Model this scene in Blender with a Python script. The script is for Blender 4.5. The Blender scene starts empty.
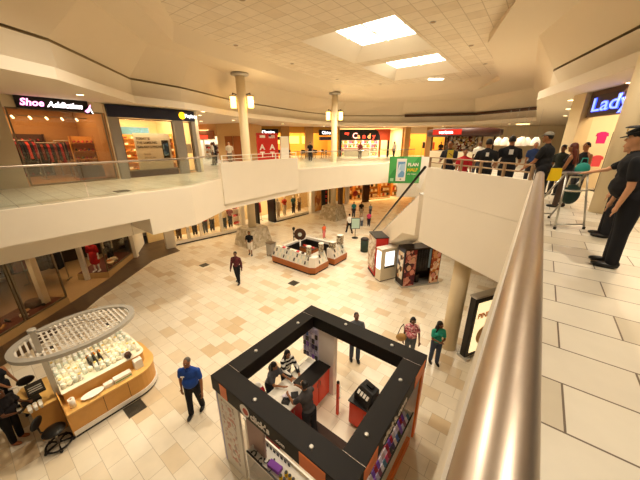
import bpy, bmesh, math, random
from mathutils import Vector, Matrix
from mathutils.geometry import tessellate_polygon
random.seed(7)
PI = math.pi
D = bpy.data
COL = bpy.context.scene.collection
H = 6.8            # camera height above the lower floor
U = 5.15           # upper floor level
SOFF = 3.6         # underside of the deep fascia
ZC = 8.4           # gallery ceiling
ZA = 11.0          # acoustic ceiling

# ------------------------------------------------------------------ materials
def lin(h):
    h = h.lstrip('#'); out = []
    for i in (0, 2, 4):
        c = int(h[i:i+2], 16) / 255
        out.append(c / 12.92 if c <= .04045 else ((c + .055) / 1.055) ** 2.4)
    return tuple(out) + (1,)
MATS = {}
def mat(name, hexc, rough=.6, metal=0, noise=0, nscale=8, bump=0, spec=.4, emit=None, estr=0):
    if name in MATS: return MATS[name]
    m = D.materials.new(name); m.use_nodes = True
    nt = m.node_tree; b = nt.nodes['Principled BSDF']
    c = lin(hexc)
    b.inputs['Base Color'].default_value = c
    b.inputs['Roughness'].default_value = rough
    b.inputs['Metallic'].default_value = metal
    b.inputs['Specular IOR Level'].default_value = spec
    if emit:
        b.inputs['Emission Color'].default_value = lin(emit); b.inputs['Emission Strength'].default_value = estr
    if noise or bump:
        tc = nt.nodes.new('ShaderNodeTexCoord'); n = nt.nodes.new('ShaderNodeTexNoise')
        n.inputs['Scale'].default_value = nscale; n.inputs['Detail'].default_value = 4
        nt.links.new(tc.outputs['Object'], n.inputs['Vector'])
        if noise:
            mx = nt.nodes.new('ShaderNodeMix'); mx.data_type = 'RGBA'
            mx.inputs['A'].default_value = tuple(x * (1 - noise) for x in c[:3]) + (1,)
            mx.inputs['B'].default_value = tuple(min(1, x * (1 + noise)) for x in c[:3]) + (1,)
            nt.links.new(n.outputs['Fac'], mx.inputs['Factor']); nt.links.new(mx.outputs['Result'], b.inputs['Base Color'])
        if bump:
            bp = nt.nodes.new('ShaderNodeBump'); bp.inputs['Strength'].default_value = bump; bp.inputs['Distance'].default_value = .02
            nt.links.new(n.outputs['Fac'], bp.inputs['Height']); nt.links.new(bp.outputs['Normal'], b.inputs['Normal'])
    MATS[name] = m
    return m
def tilemat(name, cols, grout, w, h, off=.5, mort=.006, rough=.35, rot=0, bias_stops=(.0, .76, .84, 1)):
    m = D.materials.new(name); m.use_nodes = True
    nt = m.node_tree; b = nt.nodes['Principled BSDF']
    tc = nt.nodes.new('ShaderNodeTexCoord'); mp = nt.nodes.new('ShaderNodeMapping')
    mp.inputs['Rotation'].default_value[2] = rot
    br = nt.nodes.new('ShaderNodeTexBrick'); br.offset = off; br.squash = 1
    br.inputs['Scale'].default_value = 1
    br.inputs['Brick Width'].default_value = w; br.inputs['Row Height'].default_value = h
    br.inputs['Mortar Size'].default_value = mort; br.inputs['Mortar Smooth'].default_value = .1
    br.inputs['Color1'].default_value = (0, 0, 0, 1); br.inputs['Color2'].default_value = (1, 1, 1, 1); br.inputs['Mortar'].default_value = (0, 0, 0, 1)
    br.inputs['Bias'].default_value = 0
    nt.links.new(tc.outputs['Object'], mp.inputs['Vector']); nt.links.new(mp.outputs['Vector'], br.inputs['Vector'])
    rp = nt.nodes.new('ShaderNodeValToRGB'); els = rp.color_ramp.elements
    els[0].position = bias_stops[0]; els[0].color = lin(cols[0])
    els[1].position = bias_stops[3]; els[1].color = lin(cols[3])
    for p, c in ((bias_stops[1], cols[1]), (bias_stops[2], cols[2])):
        e = els.new(p); e.color = lin(c)
    nt.links.new(br.outputs['Color'], rp.inputs['Fac'])
    ns = nt.nodes.new('ShaderNodeTexNoise'); ns.inputs['Scale'].default_value = 3; ns.inputs['Detail'].default_value = 5
    nt.links.new(tc.outputs['Object'], ns.inputs['Vector'])
    hs = nt.nodes.new('ShaderNodeHueSaturation')
    mr = nt.nodes.new('ShaderNodeMapRange'); mr.inputs['To Min'].default_value = .9; mr.inputs['To Max'].default_value = 1.1
    nt.links.new(ns.outputs['Fac'], mr.inputs['Value']); nt.links.new(mr.outputs['Result'], hs.inputs['Value'])
    nt.links.new(rp.outputs['Color'], hs.inputs['Color'])
    mx = nt.nodes.new('ShaderNodeMix'); mx.data_type = 'RGBA'
    nt.links.new(br.outputs['Fac'], mx.inputs['Factor']); nt.links.new(hs.outputs['Color'], mx.inputs['A'])
    mx.inputs['B'].default_value = lin(grout)
    nt.links.new(mx.outputs['Result'], b.inputs['Base Color'])
    b.inputs['Roughness'].default_value = rough
    bp = nt.nodes.new('ShaderNodeBump'); bp.inputs['Strength'].default_value = .15; bp.invert = True
    nt.links.new(br.outputs['Fac'], bp.inputs['Height']); nt.links.new(bp.outputs['Normal'], b.inputs['Normal'])
    MATS[name] = m
    return m
def stonemat(name, c1, c2, c3, scale=3):
    m = D.materials.new(name); m.use_nodes = True
    nt = m.node_tree; b = nt.nodes['Principled BSDF']
    tc = nt.nodes.new('ShaderNodeTexCoord'); v = nt.nodes.new('ShaderNodeTexVoronoi'); v.inputs['Scale'].default_value = scale
    nt.links.new(tc.outputs['Object'], v.inputs['Vector'])
    rp = nt.nodes.new('ShaderNodeValToRGB'); e = rp.color_ramp.elements
    e[0].color = lin(c1); e[1].color = lin(c3); k = e.new(.5); k.color = lin(c2)
    sx = nt.nodes.new('ShaderNodeSeparateColor'); nt.links.new(v.outputs['Color'], sx.inputs['Color'])
    nt.links.new(sx.outputs['Red'], rp.inputs['Fac']); nt.links.new(rp.outputs['Color'], b.inputs['Base Color'])
    b.inputs['Roughness'].default_value = .8
    bp = nt.nodes.new('ShaderNodeBump'); bp.inputs['Strength'].default_value = .6
    nt.links.new(v.outputs['Distance'], bp.inputs['Height']); nt.links.new(bp.outputs['Normal'], b.inputs['Normal'])
    MATS[name] = m; return m
def glassmat(name, tint='#FFFFFF', refl=.07):
    m = D.materials.new(name); m.use_nodes = True
    nt = m.node_tree; nt.nodes.clear()
    o = nt.nodes.new('ShaderNodeOutputMaterial'); t = nt.nodes.new('ShaderNodeBsdfTransparent'); g = nt.nodes.new('ShaderNodeBsdfGlossy')
    t.inputs['Color'].default_value = lin(tint); g.inputs['Roughness'].default_value = .03
    mx = nt.nodes.new('ShaderNodeMixShader'); mx.inputs['Fac'].default_value = refl
    nt.links.new(t.outputs[0], mx.inputs[1]); nt.links.new(g.outputs[0], mx.inputs[2]); nt.links.new(mx.outputs[0], o.inputs[0])
    MATS[name] = m; return m
def glow(name, hexc, s, base=None):
    return mat(name, base or hexc, .5, emit=hexc, estr=s)
def stripemat(name, c1, c2, scale):
    m = D.materials.new(name); m.use_nodes = True
    nt = m.node_tree; b = nt.nodes['Principled BSDF']
    tc = nt.nodes.new('ShaderNodeTexCoord'); w = nt.nodes.new('ShaderNodeTexWave'); w.bands_direction = 'Z'; w.inputs['Scale'].default_value = scale
    nt.links.new(tc.outputs['Object'], w.inputs['Vector'])
    rp = nt.nodes.new('ShaderNodeValToRGB'); rp.color_ramp.interpolation = 'CONSTANT'
    e = rp.color_ramp.elements; e[0].color = lin(c1); e[1].color = lin(c2); e[1].position = .5
    nt.links.new(w.outputs['Color'], rp.inputs['Fac']); nt.links.new(rp.outputs['Color'], b.inputs['Base Color'])
    b.inputs['Roughness'].default_value = .85
    MATS[name] = m; return m
def patternmat(name, cols, scale=20, rough=.8):
    """random blotches from a list of colours: printed cloth or packed merchandise"""
    m = D.materials.new(name); m.use_nodes = True
    nt = m.node_tree; b = nt.nodes['Principled BSDF']
    tc = nt.nodes.new('ShaderNodeTexCoord'); v = nt.nodes.new('ShaderNodeTexVoronoi'); v.inputs['Scale'].default_value = scale
    nt.links.new(tc.outputs['Object'], v.inputs['Vector'])
    rp = nt.nodes.new('ShaderNodeValToRGB'); rp.color_ramp.interpolation = 'CONSTANT'
    e = rp.color_ramp.elements
    for i, c in enumerate(cols):
        p = i / len(cols)
        k = e[i] if i < 2 else e.new(p)
        k.position = p; k.color = lin(c)
    sx = nt.nodes.new('ShaderNodeSeparateColor'); nt.links.new(v.outputs['Color'], sx.inputs['Color'])
    nt.links.new(sx.outputs['Red'], rp.inputs['Fac']); nt.links.new(rp.outputs['Color'], b.inputs['Base Color'])
    b.inputs['Roughness'].default_value = rough
    MATS[name] = m; return m

wallc = mat('warm_white_paint', '#EADFCB', .7, noise=.03, nscale=1.5)
ceilc = mat('cream_ceiling_paint', '#E4D4B9', .8, noise=.02, nscale=1)
white = mat('white_laminate', '#EFE8DC', .45)
cream = mat('cream_laminate', '#EADDC2', .5)
black = mat('black_plastic', '#15110F', .4)
blackm = mat('black_satin_panel', '#120D0A', .55, noise=.15, nscale=6, spec=.18)
steel = mat('brushed_steel', '#9A9086', .32, 1, noise=.1, nscale=40)
steel_rail = mat('brushed_handrail_metal', '#B3A698', .38, 1, noise=.06, nscale=25)
galv = mat('grey_painted_metal', '#B9B4AA', .45, .4)
wood = mat('honey_maple_wood', '#D39A4E', .45, noise=.12, nscale=5)
woodd = mat('orange_brown_wood', '#A85F28', .45, noise=.12, nscale=5)
brown = mat('dark_brown_wood', '#4A2C18', .5, noise=.15, nscale=4)
tan = mat('tan_pier_paint', '#B98F57', .7, noise=.06)
orange = mat('orange_red_laminate', '#D9401C', .4)
orangel = mat('orange_laminate', '#EE7A2C', .45)
grey = mat('grey_pier', '#8C8377', .6, noise=.06)
navy = mat('navy_band', '#141833', .5)
glass = glassmat('clear_glass')
glassg = glassmat('green_tinted_glass', '#F6FBF7', .07)
glassd = glassmat('shop_glass', '#F2EADC', .05)
tile_lo = tilemat('ground_floor_tile', ('#E6DBC6', '#DFD1B8', '#D6C2A2', '#CDB48F'), '#B3A389', .62, .41, .5, .005, .3)
tile_up = tilemat('upper_floor_tile', ('#CFC8B8', '#C8BFAE', '#BFB5A1', '#B8AD98'), '#5F5040', .9, .46, .5, .007, .35)
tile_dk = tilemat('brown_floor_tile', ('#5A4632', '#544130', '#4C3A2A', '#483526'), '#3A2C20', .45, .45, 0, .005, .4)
acou = tilemat('acoustic_ceiling_tile', ('#E6D8C0', '#E4D5BB', '#E0D0B5', '#DECDB1'), '#C6B598', .62, .62, 0, .014, .9)
stone = stonemat('stacked_stone', '#CFC1A6', '#A8987C', '#DDD2BC', 5)
lampw = glow('downlight_glow', '#FFE0A8', 6)
shopglow = glow('shop_warm_lightbox', '#FFC46A', 1.6)

# ------------------------------------------------------------------ mesh builder
class MB:
    def __init__(s): s.v = []; s.f = []; s.m = []; s.mats = []; s.smooth = []
    def mi(s, m):
        if m not in s.mats: s.mats.append(m)
        return s.mats.index(m)
    def add(s, vs, fs, m, smooth=False):
        o = len(s.v); k = s.mi(m)
        s.v += [tuple(p) for p in vs]
        for f in fs: s.f.append([o + i for i in f]); s.m.append(k); s.smooth.append(smooth)
        return s
    def box(s, x0, y0, z0, x1, y1, z1, m):
        if x0 > x1: x0, x1 = x1, x0
        if y0 > y1: y0, y1 = y1, y0
        if z0 > z1: z0, z1 = z1, z0
        v = [(x0,y0,z0),(x1,y0,z0),(x1,y1,z0),(x0,y1,z0),(x0,y0,z1),(x1,y0,z1),(x1,y1,z1),(x0,y1,z1)]
        return s.add(v, [(0,3,2,1),(4,5,6,7),(0,1,5,4),(1,2,6,5),(2,3,7,6),(3,0,4,7)], m)
    def cbox(s, c, size, m, rz=0):
        hx, hy, hz = size[0]/2, size[1]/2, size[2]/2
        ca, sa = math.cos(rz), math.sin(rz)
        v = []
        for dz in (-hz, hz):
            for dx, dy in ((-hx,-hy),(hx,-hy),(hx,hy),(-hx,hy)):
                v.append((c[0]+dx*ca-dy*sa, c[1]+dx*sa+dy*ca, c[2]+dz))
        return s.add(v, [(0,3,2,1),(4,5,6,7),(0,1,5,4),(1,2,6,5),(2,3,7,6),(3,0,4,7)], m)
    def slab(s, p, q, z0, z1, t, m, side=0):
        """wall standing on the line p-q, thickness t to the left (side 1), right (-1) or centred"""
        d = Vector((q[0]-p[0], q[1]-p[1])).normalized(); n = Vector((-d.y, d.x))
        a, b = {0: (-t/2, t/2), 1: (0, t), -1: (-t, 0)}[side]
        P = [(p[0]+n.x*a, p[1]+n.y*a), (q[0]+n.x*a, q[1]+n.y*a), (q[0]+n.x*b, q[1]+n.y*b), (p[0]+n.x*b, p[1]+n.y*b)]
        return s.prism(P, z0, z1, m)
    def prism(s, poly, z0, z1, m):
        n = len(poly)
        area = sum(poly[i][0]*poly[(i+1)%n][1]-poly[(i+1)%n][0]*poly[i][1] for i in range(n))
        if area < 0: poly = poly[::-1]
        v = [(x, y, z0) for x, y in poly] + [(x, y, z1) for x, y in poly]
        f = [tuple(range(n-1, -1, -1)), tuple(range(n, 2*n))] + [(i, (i+1)%n, n+(i+1)%n, n+i) for i in range(n)]
        return s.add(v, f, m)
    def cyl(s, p0, p1, r0, m, r1=None, n=14, smooth=True, caps=True):
        r1 = r0 if r1 is None else r1
        p0, p1 = Vector(p0), Vector(p1); d = (p1-p0).normalized()
        u = d.orthogonal().normalized(); w = d.cross(u)
        v = []
        for p, r in ((p0, r0), (p1, r1)):
            for i in range(n):
                a = 2*PI*i/n; v.append(p + u*(math.cos(a)*r) + w*(math.sin(a)*r))
        s.add(v, [(i, (i+1)%n, n+(i+1)%n, n+i) for i in range(n)], m, smooth)
        if caps: s.add(v, [tuple(range(n-1,-1,-1)), tuple(range(n, 2*n))], m)
        return s
    def tube(s, pts, r, m, n=10, closed=False):
        k = len(pts)
        for i in range(k if closed else k-1):
            s.cyl(pts[i], pts[(i+1)%k], r, m, n=n)
        for p in pts[(0 if closed else 1):(k if closed else k-1)]: s.ball(p, (r, r, r), m, 8, 6)
        return s
    def ball(s, c, r, m, nu=16, nv=10, half=False):
        v = []; f = []
        for j in range(nv+1):
            t = PI*j/nv
            if half: t = t/2
            for i in range(nu):
                a = 2*PI*i/nu
                v.append((c[0]+r[0]*math.sin(t)*math.cos(a), c[1]+r[1]*math.sin(t)*math.sin(a), c[2]+r[2]*math.cos(t)))
        for j in range(nv):
            for i in range(nu):
                f.append((j*nu+i, (j+1)*nu+i, (j+1)*nu+(i+1)%nu, j*nu+(i+1)%nu))
        return s.add(v, f, m, True)
    def lathe(s, c, prof, m, n=20):
        v = []
        for r, z in prof:
            for i in range(n):
                a = 2*PI*i/n; v.append((c[0]+r*math.cos(a), c[1]+r*math.sin(a), c[2]+z))
        f = [(j*n+i, j*n+(i+1)%n, (j+1)*n+(i+1)%n, (j+1)*n+i) for j in range(len(prof)-1) for i in range(n)]
        s.add(v, f, m, True)
        return s.add(v, [tuple(range(n-1,-1,-1)), tuple(range((len(prof)-1)*n, len(prof)*n))], m)
    def quad(s, a, b, c, d, m): return s.add([a, b, c, d], [(0,1,2,3)], m)
    def mesh(s, name):
        me = D.meshes.new(name); me.from_pydata(s.v, [], s.f)
        for m in s.mats: me.materials.append(m)
        me.polygons.foreach_set('material_index', s.m); me.polygons.foreach_set('use_smooth', s.smooth)
        me.update()
        bm = bmesh.new(); bm.from_mesh(me)
        bmesh.ops.remove_doubles(bm, verts=bm.verts, dist=1e-5)
        bm.to_mesh(me); bm.free()
        return me
def obj(name, mb, parent=None, bevel=0, label=None):
    o = D.objects.new(name, mb.mesh(name)); COL.objects.link(o)
    if parent: o.parent = parent
    if bevel:
        b = o.modifiers.new('bevel', 'BEVEL'); b.width = bevel; b.segments = 2; b.limit_method = 'ANGLE'
    if label: o['label'] = label
    return o
def tag(o, label, cat, group=None, kind=None):
    o['label'] = label; o['category'] = cat
    if group: o['group'] = group
    if kind: o['kind'] = kind
    return o
def thing(name, label, cat, loc=(0,0,0), rz=0, group=None):
    o = D.objects.new(name, None); COL.objects.link(o); o.empty_display_size = .1
    o.location = loc; o.rotation_euler = (0, 0, rz)
    return tag(o, label, cat, group)
def struct(name, mb, parent=None, bevel=0):
    o = obj(name, mb, parent, bevel)
    if parent is None: o['kind'] = 'structure'
    return o
def dup(root, loc, rz, label=None, group=None):
    r = root.copy(); COL.objects.link(r); r.location = loc; r.rotation_euler = (0, 0, rz)
    if label: r['label'] = label
    if group: r['group'] = group
    for ch in list(root.children):
        c = ch.copy(); COL.objects.link(c); c.parent = r
        for g in list(ch.children):
            e = g.copy(); COL.objects.link(e); e.parent = c
    return r
def text(name, body, size, origin, xdir, m, parent=None, ext=.01, up=(0,0,1), align='LEFT', shear=0, bold=0):
    cu = D.curves.new('t', 'FONT'); cu.body = body; cu.size = size; cu.extrude = ext; cu.align_x = align; cu.shear = shear; cu.offset = bold
    cu.resolution_u = 3
    t = D.objects.new('t', cu); COL.objects.link(t)
    bpy.context.view_layer.update()
    me = D.meshes.new_from_object(t.evaluated_get(bpy.context.evaluated_depsgraph_get()))
    D.objects.remove(t); D.curves.remove(cu)
    me.materials.clear(); me.materials.append(m); me.name = name
    x = Vector(xdir).normalized(); y = Vector(up).normalized(); z = x.cross(y).normalized(); y = z.cross(x)
    M = Matrix((x, y, z)).transposed().to_4x4(); M.translation = Vector(origin)
    me.transform(M)
    o = D.objects.new(name, me); COL.objects.link(o)
    if parent: o.parent = parent
    return o

# ------------------------------------------------------------------ camera
VH, F = 142.0, 278.0
pitch = math.atan((240 - VH) / F); cp, sp = math.cos(pitch), math.sin(pitch)
az = math.atan(((545 - 320) / F) / (cp + (240 - VH) / F * sp))
cam = D.cameras.new('camera'); cam.sensor_width = 36; cam.sensor_fit = 'HORIZONTAL'; cam.lens = F * 36 / 640; cam.clip_start = .02; cam.clip_end = 300
co = D.objects.new('camera', cam); COL.objects.link(co)
co.location = (0, 0, H); co.rotation_euler = (PI / 2 - pitch, 0, az)
bpy.context.scene.camera = co

# ------------------------------------------------------------------ the shell: floors
struct('floor', MB().box(-42, -9, -.1, 12, 50, 0, tile_lo))
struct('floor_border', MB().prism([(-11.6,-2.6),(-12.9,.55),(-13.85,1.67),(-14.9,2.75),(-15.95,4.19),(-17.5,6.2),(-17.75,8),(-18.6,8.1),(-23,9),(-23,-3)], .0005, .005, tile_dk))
RIGHT = [(-.05,-7),(-.05,7.25),(-2.78,9.2),(-1.9,10.4),(-1.9,13),(-5.0,17.6),(-6.6,16.4),(-8,20),(-9.6,22.7),(-9.0,26),(-7,30),(-4,48),(12,48),(12,-7)]
LEFTN = [(-10.7,-7),(-10.7,3.97),(-30,3.97),(-30,-7)]
LEFTF = [(-10.7,3.97),(-10.7,5.65),(-12.0,7.95),(-12.3,13.7),(-11.4,17.7),(-9.6,22.7),(-9.0,26),(-7,30),(-4,48),(-42,48),(-42,3.97)]
struct('floor_upper_right', MB().prism(RIGHT, SOFF, U-.01, wallc))
struct('floor_upper_left', MB().prism(LEFTN, 4.2, U-.01, wallc))
struct('floor_upper_far', MB().prism(LEFTF, SOFF, U-.01, wallc))
def inset(poly, keep):
    return poly
struct('floor_tiles_right', MB().prism([(.03,-7),(.03,7.25),(-2.7,9.3),(-1.8,10.4),(-1.8,13.1),(-4.9,17.7),(-6.5,16.6),(-7.9,20),(-9.5,22.8),(-8.9,26),(-6.9,30),(-3.95,48),(12,48),(12,-7)], U-.0095, U, tile_up))
struct('floor_tiles_left', MB().prism([(-10.84,-7),(-10.84,5.7),(-12.14,8.0),(-12.44,13.8),(-11.5,17.8),(-9.7,22.8),(-9.1,26),(-7.1,30),(-4.05,48),(-42,48),(-42,-7)], U-.0095, U, tile_up))
# solid guard panels
struct('wall_near_parapet', MB().box(-.05, -7, U, .055, 7.25, U+.9, wallc))
struct('trim_1', MB().box(-.035, -7, U+.9, -.02, 7.2, U+.906, mat('bright_white_trim','#FBF6EC',.5)))
struct('wall_diagonal_parapet', MB().slab((-.05,7.25),(-2.78,9.2), U-.005, U+.9, .1, wallc, -1))
struct('wall_left_parapet', MB().slab((-11.9,7.9),(-12.2,13.7), 3.9, U+.72, .14, wallc, 1))
for o_ in [o for o in D.objects if o.name == 'wall_diagonal_parapet']: pass

# ------------------------------------------------------------------ the shell: ceilings
LIP  = [(-8,-3),(-10.9,2.5),(-14.6,5.8),(-14.9,8.2),(-16.8,13),(-17.8,21),(-17.4,26.4),(-12.5,30.4),(-6,32.6),(-.9,30),(-.6,15.2),(1.4,9.6),(4.5,0),(4.5,-6),(-5,-7)]
SET  = [(-8.3,-3),(-11.2,2.6),(-14.9,5.9),(-15.2,8.3),(-17.1,13),(-18.1,21),(-17.7,26.6),(-12.6,30.7),(-6,32.9),(-.6,30.2),(-.3,15.2),(1.7,9.7),(4.8,0),(4.8,-6.2),(-5,-7.3)]
SO   = [(-7.6,-1.5),(-10.8,3.5),(-13.8,6.4),(-14.4,8.6),(-16.4,13),(-17.3,21),(-16.6,26.2),(-12,29.6),(-6,31.6),(-1.5,28),(-1.0,15.0),(.8,10),(3.4,0),(3.4,-5.6),(-4.8,-6.4)]
BLO  = [(-6.5,0),(-10.1,4.5),(-12.7,6.9),(-13.3,9),(-13.75,13),(-14.4,20.6),(-13.0,25.6),(-9.5,27.3),(-5,26.6),(-3.15,23.4),(-2.66,14.75),(-1.2,10.3),(1,2),(1,-5),(-4,-5)]
BUP  = [(-6,.3),(-9.9,5.0),(-11.9,6.6),(-12.5,9),(-13.2,13),(-13.7,19.5),(-12.9,22),(-9.5,23.2),(-5,23.9),(-3.05,23.3),(-2.7,15),(-1.4,11.6),(.5,2),(.5,-4),(-4,-4)]
def ring(mb, A, za, B, zb, m):
    n = len(A)
    for i in range(n):
        j = (i+1) % n
        mb.quad((*A[i], za), (*A[j], za), (*B[j], zb), (*B[i], zb), m)
    return mb
def fillholes(mb, outer, holes, z, m):
    loops = [[Vector((x, y, 0)) for x, y in l] for l in [outer] + holes]
    flat = [p for l in loops for p in l]
    tris = tessellate_polygon(loops)
    return mb.add([(p.x, p.y, z) for p in flat], [tuple(t) for t in tris], m)
struct('ceiling_gallery', fillholes(MB(), [(-42,-9),(12,-9),(12,50),(-42,50)], [LIP], ZC, ceilc))
c_ = MB(); SETB=[(a[0]+2.4*(b[0]-a[0]),a[1]+2.4*(b[1]-a[1])) for a,b in zip(LIP,SET)]; ring(c_, LIP, ZC, LIP, ZC+.3, wallc); ring(c_, LIP, ZC+.3, SETB, ZC+.3, wallc); struct('ceiling_lip', c_)
c_ = MB(); ring(c_, SETB, ZC+.3, SET, 9.36, wallc); ring(c_, SET, 9.44, SO, 10.6, ceilc); ring(c_, SO, 10.6, BLO, 10.6, ceilc); ring(c_, BLO, 10.6, BUP, ZA, ceilc); struct('ceiling_cove', c_)
c_ = MB(); G_ = [(x+(.12 if x>-3 else -.12), y+.05) for x, y in SET]
gv=mat('groove_shade','#A08A66',.8); ring(c_, SET, 9.36, G_, 9.36, gv); ring(c_, G_, 9.36, G_, 9.44, gv); ring(c_, G_, 9.44, SET, 9.44, gv); struct('trim_2', c_)  # shade of the groove put into a darker brown colour
S1 = [(-9.5,11.0),(-5.1,11.0),(-5.1,15.65),(-9.5,15.65)]; S2 = [(-9.6,16.6),(-5.2,16.6),(-5.2,21.5),(-9.6,21.5)]
struct('ceiling', fillholes(MB(), BUP, [S1, S2], ZA, acou))
skyglow = glow('daylit_skylight_pane', '#FFF4DC', 7)
for n_, (S_, lab) in enumerate(((S1, 'near'), (S2, 'far'))):
    T_ = [(-8.5,11.8),(-5.65,11.8),(-5.65,14.75),(-8.5,14.75)] if n_ == 0 else [(-8.95,18.0),(-5.7,18.0),(-5.7,20.25),(-8.95,20.25)]
    w = MB(); ring(w, S_, ZA, T_, ZA+.5, wallc)
    ws = struct('window_%d' % (n_+1), w)
    p = MB().add([(x, y, ZA+.5) for x, y in T_], [(0,1,2,3)], skyglow); obj('skylight_pane', p, ws)
    b = MB(); cx = (T_[0][0]+T_[1][0])/2; cy = (T_[0][1]+T_[3][1])/2
    b.box(cx-.04, T_[0][1], ZA+.42, cx+.04, T_[2][1], ZA+.495, mat('frosted_glazing_bar','#FBF3E2',.5)); b.box(T_[0][0], cy-.04, ZA+.42, T_[1][0], cy+.04, ZA+.495, mat('frosted_glazing_bar','#FBF3E2',.5))
    obj('glazing_bar', b, ws)
# dark return-air slot in the far cove wall
a, b = Vector((-12.2,30.55)), Vector((-1.0,30.35))
v_ = obj('air_vent', MB().slab((-12.2,30.55),(-6,32.7), 9.25, 9.5, .12, brown).slab((-6,32.7),(-.95,30.2), 9.25, 9.5, .12, brown)); tag(v_, 'long dark slot vent in the far cream cove wall', 'vent')

# ------------------------------------------------------------------ columns
colw = mat('cream_column_paint', '#EBD8B2', .6)
def column(name_label, x, y, z0, z1, r, stone_base=True, cap=True):
    t = thing('column', name_label, 'column', (x, y, z0))
    obj('shaft', MB().cyl((0,0,.02 if stone_base else 0), (0,0,z1-z0), r, colw, n=28), t)
    if cap: obj('capital', MB().lathe((0,0,z1-z0-.16), [(r*1.05,0),(r*1.9,.06),(r*1.9,.155)], galv), t)
    if stone_base:
        obj('stone_plinth', MB().add(
            [(-.95,-.95,0),(.95,-.95,0),(.95,.95,0),(-.95,.95,0),(-.72,-.72,1.25),(.72,-.72,1.25),(.72,.72,1.25),(-.72,.72,1.25)],
            [(0,3,2,1),(4,5,6,7),(0,1,5,4),(1,2,6,5),(2,3,7,6),(3,0,4,7)], stone), t, label='stacked tan stone plinth')
    return t
column('tall round cream column on a stone plinth, nearer of the two, left of the far one', -15.0, 11.9, 0, 10.59, .27)
column('tall round cream column on a stone plinth, farther one left of the candy shop', -14.5, 21.0, 0, 10.59, .25)
column('smooth cream column on the lower floor behind the woman in the green top', -1.27, 9.1, 0, SOFF-.001, .25, False, False)
column('cream column on the upper floor beside the man in the black cap', 1.42, 9.6, U, 9.3, .2, False, False)
lantern_g = glow('amber_lantern_glass', '#FFC86E', 5)
for (x, y, zc, lab) in ((-15.0,11.9,9.15,'nearer'), (-14.5,21.0,8.95,'farther')):
    for s in (-1, 1):
        dx, dy = .795*s, .607*s
        t = thing('wall_lantern', 'amber glass lantern on the %s side of the %s stone-based column' % ('left' if s < 0 else 'right', lab), 'lamp', (x+dx*.52, y+dy*.52, zc-.4), 0, 'amber lanterns on the tall columns')
        obj('lamp_shade', MB().cyl((0,0,.0),(0,0,.62),.17,lantern_g,n=18), t)
        obj('arm', MB().tube([(-dx*.24,-dy*.24,.72),(0,0,.8),(0,0,.62)], .025, brown, 8), t)
        obj('cap', MB().cyl((0,0,.62),(0,0,.68),.19,brown,n=18), t)
    l = D.lights.new('lantern_light','POINT'); l.energy=45; l.color=(1,.74,.4); l.shadow_soft_size=.1; lo=D.objects.new('lantern_light',l); COL.objects.link(lo); lo.location=(x+dx*.78,y+dy*.78,zc-.1)
# ------------------------------------------------------------------ guard rails
def glass_guard(name_label, pts, z, h=1.05, gmat=glassg, rail=steel_rail, step=3.2, bottom=.06, cat='railing'):
    t = thing('guard_rail', name_label, cat, (pts[0][0], pts[0][1], z))
    o = Vector((pts[0][0], pts[0][1], 0))
    L = [Vector((p[0], p[1], 0))-o for p in pts]
    r = MB(); r.tube([(p.x, p.y, h) for p in L], .035, rail, 10); obj('handrail', r, t)
    for a, b in zip(L, L[1:]):
        n = max(1, round((b-a).length/step))
        for i in range(n):
            p, q = a.lerp(b, i/n), a.lerp(b, (i+1)/n); g = (q-p).normalized()*.015
            obj('glass_panel', MB().slab(((p+g).x,(p+g).y), ((q-g).x,(q-g).y), bottom, h-.05, .012, gmat), t)
            if i and False: obj('post', MB().cyl((p.x,p.y,0),(p.x,p.y,h-.03),.018,rail,n=8), t)
    return t
glass_guard('glass guard rail with metal handrail along the left gallery below the shoe shop', [(-10.78,-4),(-10.78,5.66),(-11.96,7.75)], U)
glass_guard('glass guard rail with metal handrail along the far gallery below the candy shop', [(-12.25,13.95),(-11.45,17.75),(-9.67,22.7),(-9.1,25.9)], U, step=2)
def bar_rail(lab, pts, z, h, rails, m, nposts):
    t = thing('guard_rail', lab, 'railing', (pts[0][0], pts[0][1], z))
    d = Vector((pts[1][0]-pts[0][0], pts[1][1]-pts[0][1], 0))
    for k, hh in enumerate(rails):
        obj('handrail' if k == 0 else 'lower_rail', MB().slab((0,0),(d.x,d.y), hh-.03, hh, .07 if k == 0 else .04, m), t, .008)
    for i in range(nposts):
        p = d*((i+.02)/(nposts-1+.04)); obj('post', MB().cbox((p.x,p.y,(h+.0)/2),(.05,.05,h), m, math.atan2(d.y,d.x)), t)
bar_rail('low bar rail on top of the beige diagonal parapet in front of the waiting crowd', [(-.08,7.31),(-2.72,9.2)], U+.9, .29, [.32,.17], mat('warm_rail_metal','#B59A7A',.35,.8), 6)
bar_rail('low white bar rail on the solid cream parapet in front of the red machine', [(-11.97,8.0),(-12.27,13.6)], U+.72, .3, [.33,.16], mat('white_rail_paint','#F2E9D6',.4), 4)
t = thing('guard_rail', 'broad brushed metal handrail running beside the camera along the near parapet', 'railing', (.053, 0, U+.9))
obj('handrail', MB().cyl((0,-4,.11),(0,7.32,.11),.075,steel_rail,n=28), t)
obj('cap_plate', MB().cyl((0,7.32,.11),(0,7.345,.11),.08,steel,n=28), t)
for y in (-2, .9, 2.6, 4.4, 6.4): obj('bracket', MB().box(-.015,y-.03,0,.015,y+.03,.05,steel), t)

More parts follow.
